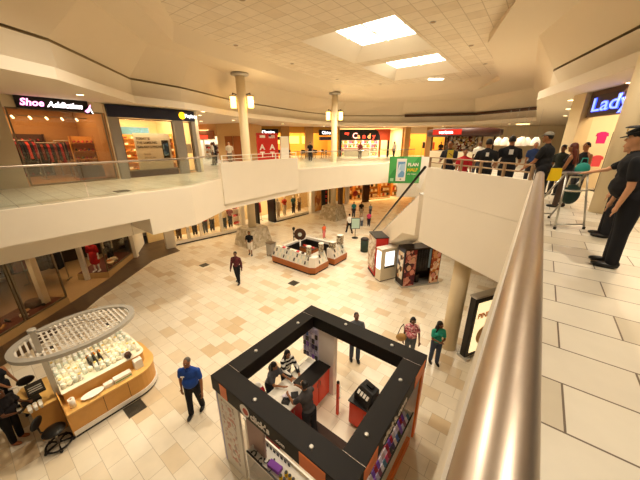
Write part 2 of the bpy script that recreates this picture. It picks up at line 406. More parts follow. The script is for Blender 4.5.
# ------------------------------------------------------------------ small ceiling fittings
dimlamp = glow('dim_downlight_glass', '#D8A868', .25, '#6A5030')
def downlight(x, y, z, lab, power, r=.11, glass_m=None, col=(1,.87,.68), size=2.6):
    t = thing('downlight', lab, 'lamp', (x, y, z), 0, 'recessed downlights')
    obj('trim_ring', MB().lathe((0,0,-.012), [(r*1.3,0),(r*1.3,.01)], galv), t)
    obj('lamp_glass', MB().cyl((0,0,-.016),(0,0,-.0125),r,glass_m or lampw,n=14), t)
    if power:
        l = D.lights.new('downlight', 'SPOT'); l.energy = power; l.color = col; l.spot_size = size; l.spot_blend = .8; l.shadow_soft_size = .12
        lo = D.objects.new('downlight_beam', l); COL.objects.link(lo); lo.location = (x, y, z-.05)
dl = []
for i, (x, y) in enumerate([(-12.2,9.6),(-12.3,13.5),(-12.6,18.5),(-10.9,21.9),(-7.4,22.9),(-4.2,12.4),(-3.6,16.2),(-3.6,20.2),(-8.4,7.0),(-4.3,7.4),(-8.2,3.4),(-3.8,3.0)]):
    downlight(x, y, ZA-.005, 'small round recessed downlight in the tiled acoustic ceiling', {0:420,1:420,2:900,3:1300,4:1500,6:1000,7:1500,10:1100,11:850}.get(i, 640), size=2.7 if i in (3,4,6,7) else 2.45, glass_m=dimlamp, r=.09)
for i, (x, y) in enumerate([(-13.5,3.6),(-15.4,9.5),(-17.6,10.6),(-19.5,14.5),(-19.6,20.0),(-19,25.6),(-14.5,30.8),(-9,33.4),(.5,16),(.6,20),(1.6,12.4),(3.4,10.5),(.7,25),(-3,33)]):
    downlight(x, y, ZC-.005, 'added small round downlight brightening the far left corridor', {0:60,1:80,2:90,3:260,4:200}.get(i, 230 if y > 25 else 150), size=2.4)
for i, (x, y) in enumerate([(-15.6,6.9),(-16.8,10.2),(-16.8,15),(-13.6,2.6),(-1.3,12.5),(-4,16.5),(-15.5,24.5)]):
    downlight(x, y, SOFF-.005 if y > 4 else 4.19, 'small round recessed downlight under the gallery above the lower floor', 85 if y > 4 else 60, size=2.3)
for i, (x, y) in enumerate([(1.55,4.6),(1.9,1.6),(1.2,7.6),(2.2,-1.6)]):
    downlight(x, y, 10.595, 'added small round downlight in the high soffit brightening the upper walkway', 520, size=1.7, glass_m=dimlamp, r=.09)  # fittings added to brighten the near walkway floor
t = tag(obj('light_fixture', MB().cbox((0,0,.03),(1.0,.22,.06), glow('fluorescent_panel','#FFF3DC',6), .65)), 'short bright strip light on the ceiling right of the far skylight', 'lamp'); t.location = (-7.0, 22.6, ZA-.065)
t = tag(obj('light_fixture', MB().lathe((0,0,0),[(.5,0),(.55,.04),(.55,.05)], glow('round_panel','#FFD890',3))), 'round glowing ceiling lamp beyond the diagonal parapet', 'lamp'); t.location = (-2.0, 34.0, ZC-.0502)

# ------------------------------------------------------------------ shops
class Frame:
    def __init__(s, p, q):
        s.p = Vector((p[0], p[1])); s.d = Vector((q[0]-p[0], q[1]-p[1])); s.L = s.d.length; s.d.normalize(); s.n = Vector((-s.d.y, s.d.x)); s.rz = math.atan2(s.d.y, s.d.x)
    def w(s, a, b, z): return (s.p.x+s.d.x*a+s.n.x*b, s.p.y+s.d.y*a+s.n.y*b, z)
    def put(s, o, a=0, b=0, z=0): o.location = s.w(a, b, z); o.rotation_euler = (0,0,s.rz); return o
def shop(key, p, q, depth, z0, z1, wm, fm, power, col=(1,.8,.52), header=None, cm=None):
    f = Frame(p, q); L = f.L; g = .005
    f.put(struct('wall_%s_back' % key, MB().box(0, depth, 0, L, depth+.1, z1-z0-g, wm)), 0, 0, z0)
    f.put(struct('wall_%s_sides' % key, MB().box(-.05,.12,0, .0,depth,z1-z0-g,wm).box(L,.12,0,L+.05,depth,z1-z0-g,wm)), 0, 0, z0)
    if fm: f.put(struct('floor_%s' % key, MB().box(0, 0, .006, L, depth, .012, fm)), 0, 0, z0)
    if cm: f.put(struct('ceiling_%s' % key, MB().box(0,.1,z1-z0-.08,L,depth,z1-z0-.03,cm)), 0, 0, z0)
    if header: f.put(struct('wall_%s_header' % key, MB().box(0,0,header[0]-z0,L,.14,z1-z0-g,header[1])), 0, 0, z0)
    if power:
        l = D.lights.new('shop_light', 'AREA'); l.shape = 'RECTANGLE'; l.size = L*.8; l.size_y = depth*.7; l.energy = power; l.color = col
        lo = D.objects.new('shop_light', l); COL.objects.link(lo); f.put(lo, L/2, depth/2, z1-.12)
    return f
shopwall = mat('warm_shop_wall', '#D9B27A', .7, noise=.05)
shopwall2 = mat('pale_shop_wall', '#E6D6B4', .7)
darkwall = mat('dark_shop_wall', '#3C2A1C', .6, noise=.1)
carpet = mat('brown_shop_carpet', '#8A6238', .9, noise=.12, nscale=30)
frame_al = mat('bronze_frame', '#7A6A52', .4, .6)
def window_pane(f, a0, a1, z0, z1, name_label, b=.02, fm=frame_al, gm=glassd, fw=.05):
    t = thing('shop_window', name_label, 'window'); f.put(t, a0, b, z0)
    w, h = a1-a0, z1-z0
    obj('frame', MB().box(0,0,0,fw,.06,h,fm).box(w-fw,0,0,w,.06,h,fm).box(fw,0,0,w-fw,.06,fw,fm).box(fw,0,h-fw,w-fw,.06,h,fm), t)
    obj('pane', MB().box(fw,.025,fw,w-fw,.035,h-fw,gm), t)
    return t
# -- garments, racks, shelves, shoes
CL = ['#8C1F22','#1D1A1C','#B98A52','#D8CBB0','#3A3F55','#6B2A1E','#C23B2A','#55603A']
garm = [mat('garment_cloth_%s' % 'abcdefgh'[i], c, .9, noise=.1) for i, c in enumerate(CL)]
def clothes_rack(label, loc, rz, n, cols, w=1.4, h=1.45, group=None):
    t = thing('clothes_rack', label, 'rack', loc, rz, group)
    r = MB(); r.tube([(-w/2,0,.03),(-w/2,0,h),(w/2,0,h),(w/2,0,.03)], .02, steel, 8); r.box(-w/2-.02,-.25,0,-w/2+.02,.25,.04,steel).box(w/2-.02,-.25,0,w/2+.02,.25,.04,steel)
    obj('rail_frame', r, t)
    for i in range(n):
        x = -w/2+.1+(w-.2)*(i+.5)/n; m = garm[cols[i % len(cols)]]
        hh = random.uniform(.75,1.0); k = (w-.2)/n*.42
        obj('garment', MB().add([(x-k,-.12,h-.05),(x+k,-.12,h-.05),(x+k,.12,h-.05),(x-k,.12,h-.05),(x-k,-.22,h-.18),(x+k,-.22,h-.18),(x+k,.22,h-.18),(x-k,.22,h-.18),(x-k,-.25,h-hh),(x+k,-.25,h-hh),(x+k,.25,h-hh),(x-k,.25,h-hh)],
            [(0,1,2,3),(0,4,5,1),(1,5,6,2),(2,6,7,3),(3,7,4,0),(4,8,9,5),(5,9,10,6),(6,10,11,7),(7,11,8,4),(8,11,10,9)], m), t)
    return t
def shelf_unit(label, loc, rz, w, h, n, m, depth=.35, group=None, back=None):
    t = thing('shelf_unit', label, 'shelf', loc, rz, group)
    obj('carcass', MB().box(-w/2,0,0,-w/2+.04,depth,h,m).box(w/2-.04,0,0,w/2,depth,h,m).box(-w/2,depth-.02,0,w/2,depth,h,back or m), t)
    for i in range(n): obj('shelf', MB().box(-w/2+.04,0,h*(i+.15)/n,w/2-.04,depth-.02,h*(i+.15)/n+.03,m), t)
    return t
def shoe(label, m, group):
    mb = MB()
    prof = [(-.13,.035,.09),(-.08,.04,.1),(0,.042,.075),(.07,.045,.05),(.13,.03,.03)]
    v = []
    for y, hw, h in prof: v += [(-hw,y,0),(hw,y,0),(hw*.7,y,h),(-hw*.7,y,h)]
    fcs = [(0,1,2,3),(19,18,17,16)]
    for i in range(4):
        for k in range(4): fcs.append((i*4+k,(i+1)*4+k,(i+1)*4+(k+1)%4,i*4+(k+1)%4))
    mb.add(v, fcs, m, False)
    o = obj('shoe', mb); return tag(o, label, 'shoe', group)
def goods_box(mb, x, y, z, s, m): mb.box(x-s[0]/2,y-s[1]/2,z,x+s[0]/2,y+s[1]/2,z+s[2],m)

# ============ upper left: the shoe shop
fS = shop('shoe_shop', (-15.6,.2), (-15.6,4.85), 4.6, U, ZC, mat('ochre_shop_wall','#A87A48',.7,noise=.06), carpet, 190, (1,.72,.4), (8.0, shopwall2), shopwall2)
f = fS
f.put(struct('trim_3', MB().box(-.6,-.06,0,1.4,.14,ZC-U-.01,mat('beige_pier','#BBA98A',.6))), .2, 0, U)
window_pane(f, 1.65, 4.6, U+.02, 8.0, 'large glass front of the shoe shop on the upper floor')
sg = thing('shop_sign', 'black sign with glowing pink and white handwritten lettering over the shoe shop', 'sign'); f.put(sg, 1.95, -.16, 7.98)
obj('sign_board', MB().box(0,0,0,2.15,.12,.41,black).cyl((2.13,.12,.1),(2.13,0,.1),.13,black).box(2.0,.02,-.08,2.24,.12,.1,black), sg)
pinkg = glow('pink_sign_glow','#FF9AD0',3.0); whiteg = glow('white_sign_glow','#FFF2F6',3.2)
text('lettering','Shoe',.33,(.1,-.012,.1),(1,0,0),pinkg,sg,.008,shear=.25,bold=.008)
text('lettering','Addiction',.27,(.86,-.012,.1),(1,0,0),whiteg,sg,.008,shear=.3,bold=.008)
hs_ = MB(); hs_.add([(1.98,-.02,.02),(2.06,-.02,-.04),(2.14,-.02,.0),(2.2,-.02,.16),(2.24,-.02,.3),(2.18,-.02,.24),(2.1,-.02,.12)],[(0,1,2,3,4,5,6)],pinkg).add([(2.2,-.02,.16),(2.26,-.02,-.06),(2.24,-.02,-.06),(2.17,-.02,.1)],[(0,1,2,3)],whiteg); obj('heel_emblem', hs_, sg)
clothes_rack('rack of red and black clothes at the left inside the shoe shop', f.w(1.95,2.2,U+.013), f.rz+.3, 9, [1,6,1,0,1], 1.2, 1.7)
clothes_rack('rack of dark clothes in the middle of the shoe shop', f.w(3.05,3.0,U+.013), f.rz, 8, [1,5,1,0], 1.1, 1.6)
clothes_rack('rack of black garments near the back of the shoe shop', f.w(.9,3.2,U+.013), f.rz+.2, 8, [1,1,4], 1.2, 1.8)
clothes_rack('rack of dark brown garments right of the red clothes in the shoe shop', f.w(3.9,3.7,U+.013), f.rz, 8, [5,1,1,5], 1.0, 1.7)
sh = shelf_unit('tall wooden shelf of shoes at the right inside the shoe shop', f.w(4.2,2.4,U+.013), f.rz-.4, 1.0, 1.9, 5, wood)
sh2 = shelf_unit('low dark display shelf against the back wall of the shoe shop', f.w(2.4,4.2,U+.013), f.rz, 1.6, 2.0, 5, brown)
shp = None
for (fa, fb, w, h, n, ang) in ((4.2,2.4,.84,1.9,5,-.4),(2.4,4.2,1.4,2.0,5,0)):
    for i in range(n):
        for k in range(5):
            x = -w/2+w*(k+.5)/5; ca, sa = math.cos(ang), math.sin(ang); a = fa+x*ca-.16*sa; b = fb+x*sa+.16*ca
            z = U+.013+h*(i+.15)/n+.0305
            if shp is None: shp = shoe('small shoe standing on a shelf inside the shoe shop', garm[1], 'shoes on the shoe shop shelves'); o = shp
            else: o = shp.copy(); COL.objects.link(o)
            if (i+k) % 3 == 0:
                o.data = o.data.copy(); o.data.materials[0] = garm[(i*3+k) % 8]
            o.location = f.w(a,b,z); o.rotation_euler = (0,0,f.rz+ang+PI)
t = thing('track_light','track of small spot lamps under the shoe shop ceiling','lamp'); f.put(t,1.7,1.2,7.7)
obj('track',MB().box(0,-.02,.08,2.6,.02,.12,steel),t)
for i in range(5): obj('lamp_head',MB().cyl((.2+i*.5,0,.08),(.25+i*.5,-.03,-.02),.035,lampw,n=10),t)
t = tag(obj('display_table',MB().box(-.55,-.3,0,.55,.3,.08,woodd).box(-.5,-.26,.0,.5,.26,.6,brown)),'low brown display table just inside the shoe shop glass','table'); f.put(t,3.9,1.2,U+.013)
bag_m = [mat('handbag_%d'%i,c,.5) for i,c in enumerate(('#2A1A14','#7C2B1E','#C9B28A'))]
for i,(a,b) in enumerate(((3.6,1.2),(3.9,1.15),(4.2,1.22))):
    o = thing('handbag',['dark brown','brick red','pale tan'][i]+' handbag on the low table inside the shoe shop','bag',f.w(a,b,U+.613),f.rz)
    obj('bag_body',MB().add([(-.12,-.06,0),(.12,-.06,0),(.12,.06,0),(-.12,.06,0),(-.09,-.03,.18),(.09,-.03,.18),(.09,.03,.18),(-.09,.03,.18)],[(0,3,2,1),(4,5,6,7),(0,1,5,4),(1,2,6,5),(2,3,7,6),(3,0,4,7)],bag_m[i]),o)
    obj('handle',MB().tube([(-.07,0,.17),(-.05,0,.27),(.05,0,.27),(.07,0,.17)],.01,bag_m[i],6),o)
# ============ upper left: the navy-banded shop
f = fN = shop('navy_shop', (-15.6,4.95), (-15.6,9.0), 4.6, U, ZC, shopwall2, carpet, 300, (1,.78,.46), None, shopwall2)
t = thing('shop_fascia','navy blue fascia band over the second shop of the left gallery','sign'); f.put(t,0,-.1,7.86)
obj('band',MB().box(0,0,0,4.05,.2,.5,navy),t)
yel = glow('yellow_logo','#FFC21A',2.5); wg = glow('white_letter_glow','#FFFFFF',3)
obj('logo_disc',MB().cyl((3.36,-.02,.25),(3.36,.0,.25),.17,yel,n=24),t)
text('lettering','Payless',.24,(3.5,-.015,.17),(1,0,0),wg,t,.006)
text('lettering','o',.22,(3.31,-.03,.19),(1,0,0),navy,t,.004)
for a,w,lab in ((0,.36,'left'),(2.85,.5,'middle'),(3.82,.2,'right')):
    t = tag(obj('pier',MB().box(0,-.09,0,w,.1,2.7,grey)),'grey %s pier of the navy-banded shop front' % lab,'pier'); f.put(t,a,0,U)
window_pane(f,.38,2.83,U+.3,7.84,'wide shop window with the phone poster under the navy band')
window_pane(f,3.37,3.8,U+.1,7.84,'narrow shop window right of the middle grey pier')
t = tag(obj('window_bench',MB().box(0,0,0,2.44,.5,.28,brown)),'low brown plinth behind the window under the navy band','plinth'); f.put(t,.38,.1,U+.013)
l=D.lights.new('window_light','AREA'); l.shape='RECTANGLE'; l.size=2.2; l.size_y=.15; l.energy=45; l.color=(1,.85,.62); lo=D.objects.new('window_light',l); COL.objects.link(lo); f.put(lo,1.6,.12,7.8); lo.rotation_euler=(.25,0,f.rz)  # unseen area light added over the poster board to brighten it
t = thing('poster_board','pale grey phone poster board standing in the navy-banded shop window','poster'); f.put(t,.98,.3,U+.294); t.scale=(1.1,1,1.22)
pg = mat('poster_grey','#E2DACA',.6)
obj('board',MB().box(0,0,0,1.55,.04,1.45,pg),t)
for i,s_ in enumerate(('TODAY IS','THE SAMSUNG','GALAXY S PHONE')): text('lettering',s_,.13,(.08,-.006,1.2-.16*i),(1,0,0),black,t,.003,bold=.004)
for i,s_ in enumerate(('SHARE','BUY NOW')): text('lettering',s_,.1,(.3,-.006,.6-.14*i),(1,0,0),mat('grey_letter','#6E675C'),t,.003)
pb = MB().box(1.14,-.03,.45,1.46,-.001,1.18,black); obj('phone_picture',pb,t,.03)
obj('phone_screen',MB().box(1.18,-.036,.55,1.42,-.0305,1.08,patternmat('phone_screen_blue',('#3F6FA0','#1E3C60','#88B0C8','#22425F'),5,.3)),t)
cl = tag(obj('hanging_banner',MB().box(0,0,0,1.3,.02,.35,mat('sky_blue_banner','#6FA6BE',.6))),'sky blue banner hanging at the top left of the navy-banded shop window','banner'); f.put(cl,.65,.8,7.15)
for k,(a,b,w) in enumerate(((.75,4.2,1.2),(2.6,4.2,1.6),(3.6,2.5,.7))):
    s_ = shelf_unit(['left','middle','right'][k]+' tall shelf of shoe boxes inside the navy-banded shop',f.w(a,b,U+.013),f.rz,w,2.1,6,wood)
    for i in range(6):
        for j in range(4):
            o = obj('shoe_box',MB().box(-.09,-.12,0,.09,.12,.11,[white,bag_m[1],cream,woodd][(i*5+j*3)%4])); tag(o,'shoe box on a shelf inside the navy-banded shop','box','shoe boxes in the navy-banded shop')
            o.location = f.w(a-w/2+w*(j+.5)/4,b+.15,U+.013+2.1*(i+.15)/6+.0305); o.rotation_euler=(0,0,f.rz)
t = tag(obj('poster',MB().box(0,0,0,.35,.02,.5,white)),'small white notice in the narrow window by the right grey pier','poster'); f.put(t,3.4,.12,6.2)
# ============ upper far left corridor
cor = mat('corridor_tan_wall','#DDB478',.7,noise=.04)
struct('wall_corridor', MB().slab((-31,14.5),(-24.7,16.25),U+2.15,ZC-.005,.15,cor,1).slab((-24.6,16.28),(-21.4,17.0),U,ZC-.005,.15,cor,1).slab((-21.4,17.0),(-23.4,20.75),U,ZC-.005,.15,cor,1))
struct('wall_corridor_back', MB().slab((-31,17.5),(-24.9,19.2),U,ZC-.005,.15,shopwall2,1))
struct('wall_left_end', MB().slab((-15.7,9.1),(-31,11.4),U,ZC-.005,.15,shopwall2,-1))
struct('door_1', MB().slab((-23.6,16.42),(-22.75,16.62),U,7.3,.04,woodd,-1).slab((-22.65,16.64),(-21.8,16.83),U,7.3,.04,woodd,-1))
f = Frame((-31,14.5),(-24.7,16.25))
t = thing('shop_sign','small red lit shop sign over the corridor at the far left','sign'); f.put(t,2.4,-.22,7.05)
obj('sign_board',MB().box(-.2,0,.0,4.0,.2,.75,mat('rust_fascia','#A0603A',.5)),t)
obj('sign_light',MB().box(.6,-.03,.05,3.3,-.001,.32,glow('red_sign_glow','#FF2A18',4)),t)
l = D.lights.new('shop_light','AREA'); l.size=3; l.energy=160; l.color=(1,.9,.72); lo=D.objects.new('shop_light',l); COL.objects.link(lo); lo.location=(-27,16.9,7.9)
downlight(-22.5,13.6,ZC-.005,'added small round downlight brightening the far left corridor',300,size=2.4)  # fitting added to lift the dark corridor
downlight(-26,13.2,ZC-.005,'added small round downlight brightening the far left corridor',200,size=2.4)  # second added fitting, same corridor fill
for i,a in enumerate((.6,1.9,3.0)):
    t = shelf_unit('bright shelf of goods %s the red-lit corridor shop' % ['left in','in the middle of','right in'][i], f.w(a+2.4,1.2,U), f.rz, .8, 1.8, 4, white)
    for k in range(6):
        o = obj('goods_packet',MB().box(-.06,-.1,0,.06,.1,.2,garm[(i*2+k)%8])); tag(o,'packet of goods on a shelf of the red-lit corridor shop','packet','packets in the corridor shop')
        o.location=f.w(a+2.4-.3+.3*(k%3),1.35,U+1.8*(k//3+1.15)/4+.0305); o.rotation_euler=(0,0,f.rz)
# ============ far upper shops: amber cafe behind tan piers, then the candy shop
amber = mat('amber_shop_wall','#E0A848',.7,noise=.06)
f = fA = shop('amber_shop',(-24.8,20.8),(-19.2,28.7),4,U,ZC,amber,None,420,(1,.72,.36),(7.75,amber),shopwall2)
def sign_box(f,a,b,z,w,h,lab,txt,tm,size):
    t = thing('shop_sign',lab,'sign'); f.put(t,a,b,z)
    obj('sign_board',MB().box(0,0,0,w,.18,h,black),t); text('lettering',txt,size,(w/2,-.01,h*.25),(1,0,0),tm,t,.008,align='CENTER',bold=.006)
    return t
sign_box(f,.5,-.4,7.5,2.1,.6,'black lit sign on the far gallery right of the nearer tall column','Classics',wg,.42)
sign_box(f,7.2,-.4,7.5,1.7,.6,'black lit sign behind the farther tall column','Claire',wg,.42)
t = tag(obj('awning',MB().box(0,0,0,2.45,.49,.35,brown)),'dark brown awning under the black sign behind the red machine','awning'); f.put(t,.35,-.5,7.0)
t = tag(obj('awning',MB().box(0,0,0,1.7,.45,.35,navy)),'dark awning under the black sign behind the farther tall column','awning'); f.put(t,7.3,-.45,7.0)
for i,a in enumerate((2.9,5.6)):
    t = tag(obj('pier',MB().box(0,-.5,0,.9,-.01,ZC-U-.01,tan)),'square tan pier %s in front of the amber-lit far shop' % ['left','right'][i],'pier'); f.put(t,a,0,U)
for i in range(4):
    t = thing('menu_board','glowing amber menu panel on the back wall of the far shop','sign',group='amber menu panels in the far shop'); f.put(t,1.2+i*1.7,3.93,6.6)
    obj('panel',MB().box(0,0,0,1.3,.05,.9,glow('amber_menu_glow','#FFC65A',1.8)),t)
chair_m = mat('dark_chair_metal','#2E2A28',.5,.3)
def cafe_chair(lab,loc,rz,group):
    t = thing('cafe_chair',lab,'chair',loc,rz,group)
    obj('seat',MB().box(-.2,-.2,.43,.2,.2,.47,chair_m),t); obj('backrest',MB().box(-.2,.17,.55,.2,.2,.88,chair_m),t)
    for sx in (-.17,.17):
        for sy in (-.17,.18): obj('leg',MB().cyl((sx,sy,0),(sx,sy,.88 if sy>0 else .43),.015,chair_m,n=6),t)
    return t
c0 = cafe_chair('dark cafe chair behind the far glass guard rail',fA.w(2.4,-1.6,U),.4,'cafe chairs behind the far guard rail')
tt0 = thing('cafe_table','small round cafe table behind the far glass guard rail','table',fA.w(2.9,-2.2,U),0,'cafe tables behind the far guard rail')
obj('tabletop',MB().cyl((0,0,.71),(0,0,.74),.38,brown,n=20),tt0); obj('pedestal',MB().cyl((0,0,.02),(0,0,.71),.03,chair_m),tt0); obj('base',MB().cyl((0,0,0),(0,0,.02),.22,chair_m),tt0)
for k in range(1,5): dup(tt0, fA.w(2.9+k*1.3,-2.2-.4*(k%2),U), 0)
for k in range(1,9): dup(c0, fA.w(2.2+(k//2)*1.3+(1.3 if k%2 else 0)*.9,-1.5-1.3*(k%2)-.4*((k//2)%2),U), .4+k*1.1)
# red machine with flag
f = Frame((-18.9,16.3),(-17.9,17.6))
t = thing('ticket_machine','tall red machine with white letters and a small flag on the far gallery','machine'); f.put(t,-.1,0,U)
redp = mat('red_painted_panel','#C4281C',.4)
obj('cabinet',MB().box(0,0,0,1.75,.7,2.35,redp),t,.02)
for i,(s_,x) in enumerate((('A',.22),('A',1.05),('T',.22),('T',1.05))): text('lettering',s_,.6,(x,-.006,1.05 if i<2 else .45),(1,0,0),white,t,.004,bold=.02)
obj('flag',MB().box(1.0,-.02,1.95,1.5,-.001,2.2,stripemat('flag_stripes','#B02028','#F0E8DC',22)).box(1.0,-.025,2.08,1.2,-.0205,2.2,navy),t)
obj('top_label',MB().box(.25,-.02,1.98,.7,-.001,2.18,white),t)
t = tag(obj('display_stand',MB().box(0,0,0,.7,.5,2.1,white).box(.05,-.02,1.2,.65,-.001,2.0,cream)),'white display stand right of the red machine','stand'); f.put(t,1.85,0,U)
t = tag(obj('lit_sign',MB().box(0,0,0,.6,.12,1.7,black).box(.06,-.02,.7,.54,-.001,1.6,glow('white_green_panel','#E8FFE0',1.5))),'narrow lit panel right of the nearer tall column','sign'); f.put(t,-1.4,.4,U)
# candy shop
f = fC = shop('candy_shop',(-19.1,28.8),(-13.3,33.25),5,U,ZC,mat('candy_wall','#CDB48C',.7),None,1100,(1,.8,.5),None,shopwall2)
t = thing('shop_fascia','black fascia with red and orange lettering over the candy shop','sign'); f.put(t,0,-.25,7.0)
obj('band',MB().box(0,0,0,4.7,.35,1.15,black),t)
obj('orange_arch',MB().add([(4.7,-.02,0),(5.8,-.02,0),(5.8,-.02,1.2),(4.0,-.02,1.2),(4.4,-.02,.95),(4.62,-.02,.5),(4.7,.3,0),(5.8,.3,0),(5.8,.3,1.2),(4.0,.3,1.2),(4.4,.3,.95),(4.62,.3,.5)],[(0,1,2,3,4,5),(11,10,9,8,7,6)]+[(i,6+i,6+(i+1)%6,(i+1)%6) for i in range(6)],mat('burnt_orange_fascia','#C2451C',.5)),t)
redg = glow('candy_red_glow','#FF4A30',2.5); org = glow('candy_orange_glow','#FFA060',2.5); pnk=glow('candy_pink_glow','#FFB0A0',2.5)
text('lettering','my',.42,(.55,-.02,.62),(1,0,0),redg,t,.01,bold=.01)
for i,ch in enumerate('Candy'): text('lettering',ch,.85 if i==0 else .72,(1.45+i*.58,-.02,.2),(1,0,0),[pnk,org,redg,org,redg][i],t,.01,bold=.014)
for i,a in enumerate((0,4.6,5.6)):
    t = tag(obj('pier',MB().box(0,-.15,0,.22,.1,1.85,[black,woodd,black][i])),'slim %s of the candy shop front' % ['black left post','brown inner post','black right post'][i],'pier'); f.put(t,a,0,U)
candm = [mat('candy_colour_%d'%i,c,.4) for i,c in enumerate(('#D8402A','#F2C230','#3E9A4A','#E87AA8','#F4EBDD','#7A4AA0','#EE8A2A'))]
for k in range(5):
    s_ = shelf_unit('tall shelf of candy, %s of five along the candy shop back wall' % ['leftmost','second','middle','fourth','rightmost'][k],f.w(.75+k*.95,2.6,U),f.rz,.9,2.3,5,white)
    for i in range(5):
        for j in range(4):
            o = obj('candy_jar',MB().cyl((0,0,0),(0,0,.24),.09,candm[(i*3+j*2+k)%7],n=10)); tag(o,'bright candy jar on a shelf of the candy shop','jar','candy jars in the candy shop')
            o.location=f.w(.75+k*.95-.33+j*.22,2.75,U+2.3*(i+.15)/5+.0305)
t = thing('shop_counter','white candy counter across the front of the candy shop','counter'); f.put(t,.6,.7,U); obj('counter_body',MB().box(0,0,0,3.0,.6,.9,white),t); obj('countertop',MB().box(-.03,-.03,.9,3.03,.63,.95,redp),t)
# shops right of the candy shop
f = fO = shop('orange_shop',(-13.1,33.3),(-8.0,37.0),4,U,ZC,amber,None,350,(1,.72,.36),(7.7,shopwall2),shopwall2)
for i,a in enumerate((0,2.5,4.6)):
    t = tag(obj('pier',MB().box(0,-.25,0,.6,-.01,ZC-U-.01,tan)),'tan pier right of the candy shop, %s of three' % ['left','middle','right'][i],'pier'); f.put(t,a,0,U)
t = tag(obj('poster',MB().box(0,0,0,.9,.05,1.0,redp)),'red poster in the orange-lit shop right of the candy shop','poster'); f.put(t,.95,3.9495,6.2)
clothes_rack('rack of clothes inside the orange-lit shop right of the candy shop',f.w(3.4,1.5,U),f.rz,8,[1,3,2,6],1.5,1.7)
struct('wall_far', MB().box(-8,39,U,12,39.2,ZC-.005,shopwall2))
# upstairs round kiosk with dark canopy
t = thing('round_kiosk','dark-canopied round kiosk with a red sign behind the waiting crowd','kiosk',(-4.6,22.3,U))
obj('canopy',MB().lathe((0,0,2.0),[(2.2,0),(2.35,.1),(2.35,.42),(1.9,.5)],mat('kiosk_dark_canopy','#3A1A12',.5),28),t)
obj('counter',MB().lathe((0,0,0),[(2.0,0),(2.0,1.0),(2.05,1.05)],cream,28),t)
for k in range(6):
    a=k*PI/3+.3; obj('post',MB().cyl((1.95*math.cos(a),1.95*math.sin(a),1.05),(1.95*math.cos(a),1.95*math.sin(a),2.0),.06,brown),t)
obj('core_display',MB().cyl((0,0,1.05),(0,0,2.0),1.0,patternmat('kiosk_goods',('#C8B090','#7A2A20','#E8E0D0','#3A3028','#B89050'),9)),t)
s_=thing('lit_sign','white lettered red sign on the rim of the dark-canopied round kiosk','sign',(-5.1,19.84,U+2.08)); s_.rotation_euler=(0,0,-.15)
obj('sign_board',MB().box(-.85,-.03,0,.95,.03,.32,redp),s_); text('lettering','verizon',.3,(-.45,-.04,.06),(1,0,0),wg,s_,.006)
# white pendant shades
pend=thing('pendant_lamp','white pendant lampshade hanging behind the waiting crowd','lamp',(-.9,17.2,6.62),0,'white pendant lampshades behind the crowd')
obj('lamp_shade',MB().lathe((0,0,0),[(.22,0),(.2,.25),(.08,.42)],glow('pendant_shade_glow','#FFF0D8',.25)),pend); obj('cord',MB().cyl((0,0,.42),(0,0,ZC-6.62),.004,galv,n=6),pend)
for k in range(1,8): dup(pend,(-.9-.42*(k%4)+.5*(k//4),17.2+.9*(k%4)+2.2*(k//4)-(.0),6.62+.05*(k%3)*0),0)
# ============ upper right: the lingerie shop with the blue sign
f = Frame((.95,14.05),(2.35,10.85))
ba = mat('shop_brown_header','#5A3A22',.5)
f.put(struct('wall_right_header',MB().box(0,0,7.6-U,3.6,.15,ZC-U-.005,ba)),0,0,U)
f.put(struct('wall_right_pier',MB().box(-.75,-.15,0,-.02,.25,ZC-U-.005,mat('ivory_pier','#D8C39A',.6))),0,0,U)
f.put(struct('wall_right_back',MB().box(-.3,2.6,0,4.2,2.7,ZC-U-.005,shopwall)),0,0,U)
f.put(struct('wall_right_sides',MB().box(-.35,.26,0,-.3,2.7,ZC-U-.005,shopwall2)),0,0,U)
f.put(struct('ceiling_right',MB().box(-.3,.2,ZC-U-.1,4.2,2.6,ZC-U-.05,shopwall2)),0,0,U)
l = D.lights.new('shop_light','AREA'); l.size=2; l.energy=110; l.color=(1,.8,.5); lo=D.objects.new('shop_light',l); COL.objects.link(lo); f.put(lo,1.6,1.3,ZC-.14)
t = thing('shop_sign','dark brown sign with glowing blue letters at the upper right picture edge','sign'); f.put(t,.22,-.1,7.62)
obj('sign_board',MB().box(0,0,0,2.6,.1,.62,mat('sign_brown','#3A2418',.5)),t)
l1=text('lettering','Lady',.6,(.12,-.02,.14),(1,0,0),glow('blue_letter_glow','#3450FF',3),t,.012,bold=.012)
l2=text('lettering','Lady',.6,(.12,-.036,.14),(1,0,0),glow('blue_letter_core','#90A8FF',1.3),t,.004)
for l_ in (l1,l2): l_.scale=(1.5,1,.95)
hotp = mat('hot_pink_cloth','#E0247E',.8); coral = mat('coral_cloth','#E2505A',.8)
for i,(a,b_,z,m) in enumerate(((.62,.32,6.75,hotp),(.8,.85,6.75,garm[1]),(.66,.36,6.0,coral),(.84,.9,6.05,garm[1]))):
    t = tag(obj('shirt',MB().add([(-.2,0,0),(.2,0,0),(.22,0,.4),(.3,0,.38),(.26,0,.55),(.08,0,.62),(-.08,0,.62),(-.26,0,.55),(-.3,0,.38),(-.22,0,.4)]+[(-.2,.1,0),(.2,.1,0),(.22,.1,.4),(.3,.1,.38),(.26,.1,.55),(.08,.1,.62),(-.08,.1,.62),(-.26,.1,.55),(-.3,.1,.38),(-.22,.1,.4)],[tuple(range(10)),tuple(range(19,9,-1))]+[(j,10+j,10+(j+1)%10,(j+1)%10) for j in range(10)],m)),['hot pink top hanging under the blue sign','black top hanging right of the hot pink one','coral top hanging below the hot pink one','black top hanging right of the coral one'][i],'clothing'); f.put(t,a,b_,z); t.rotation_euler[2]=.35; t.scale=(.55,.55,.6)
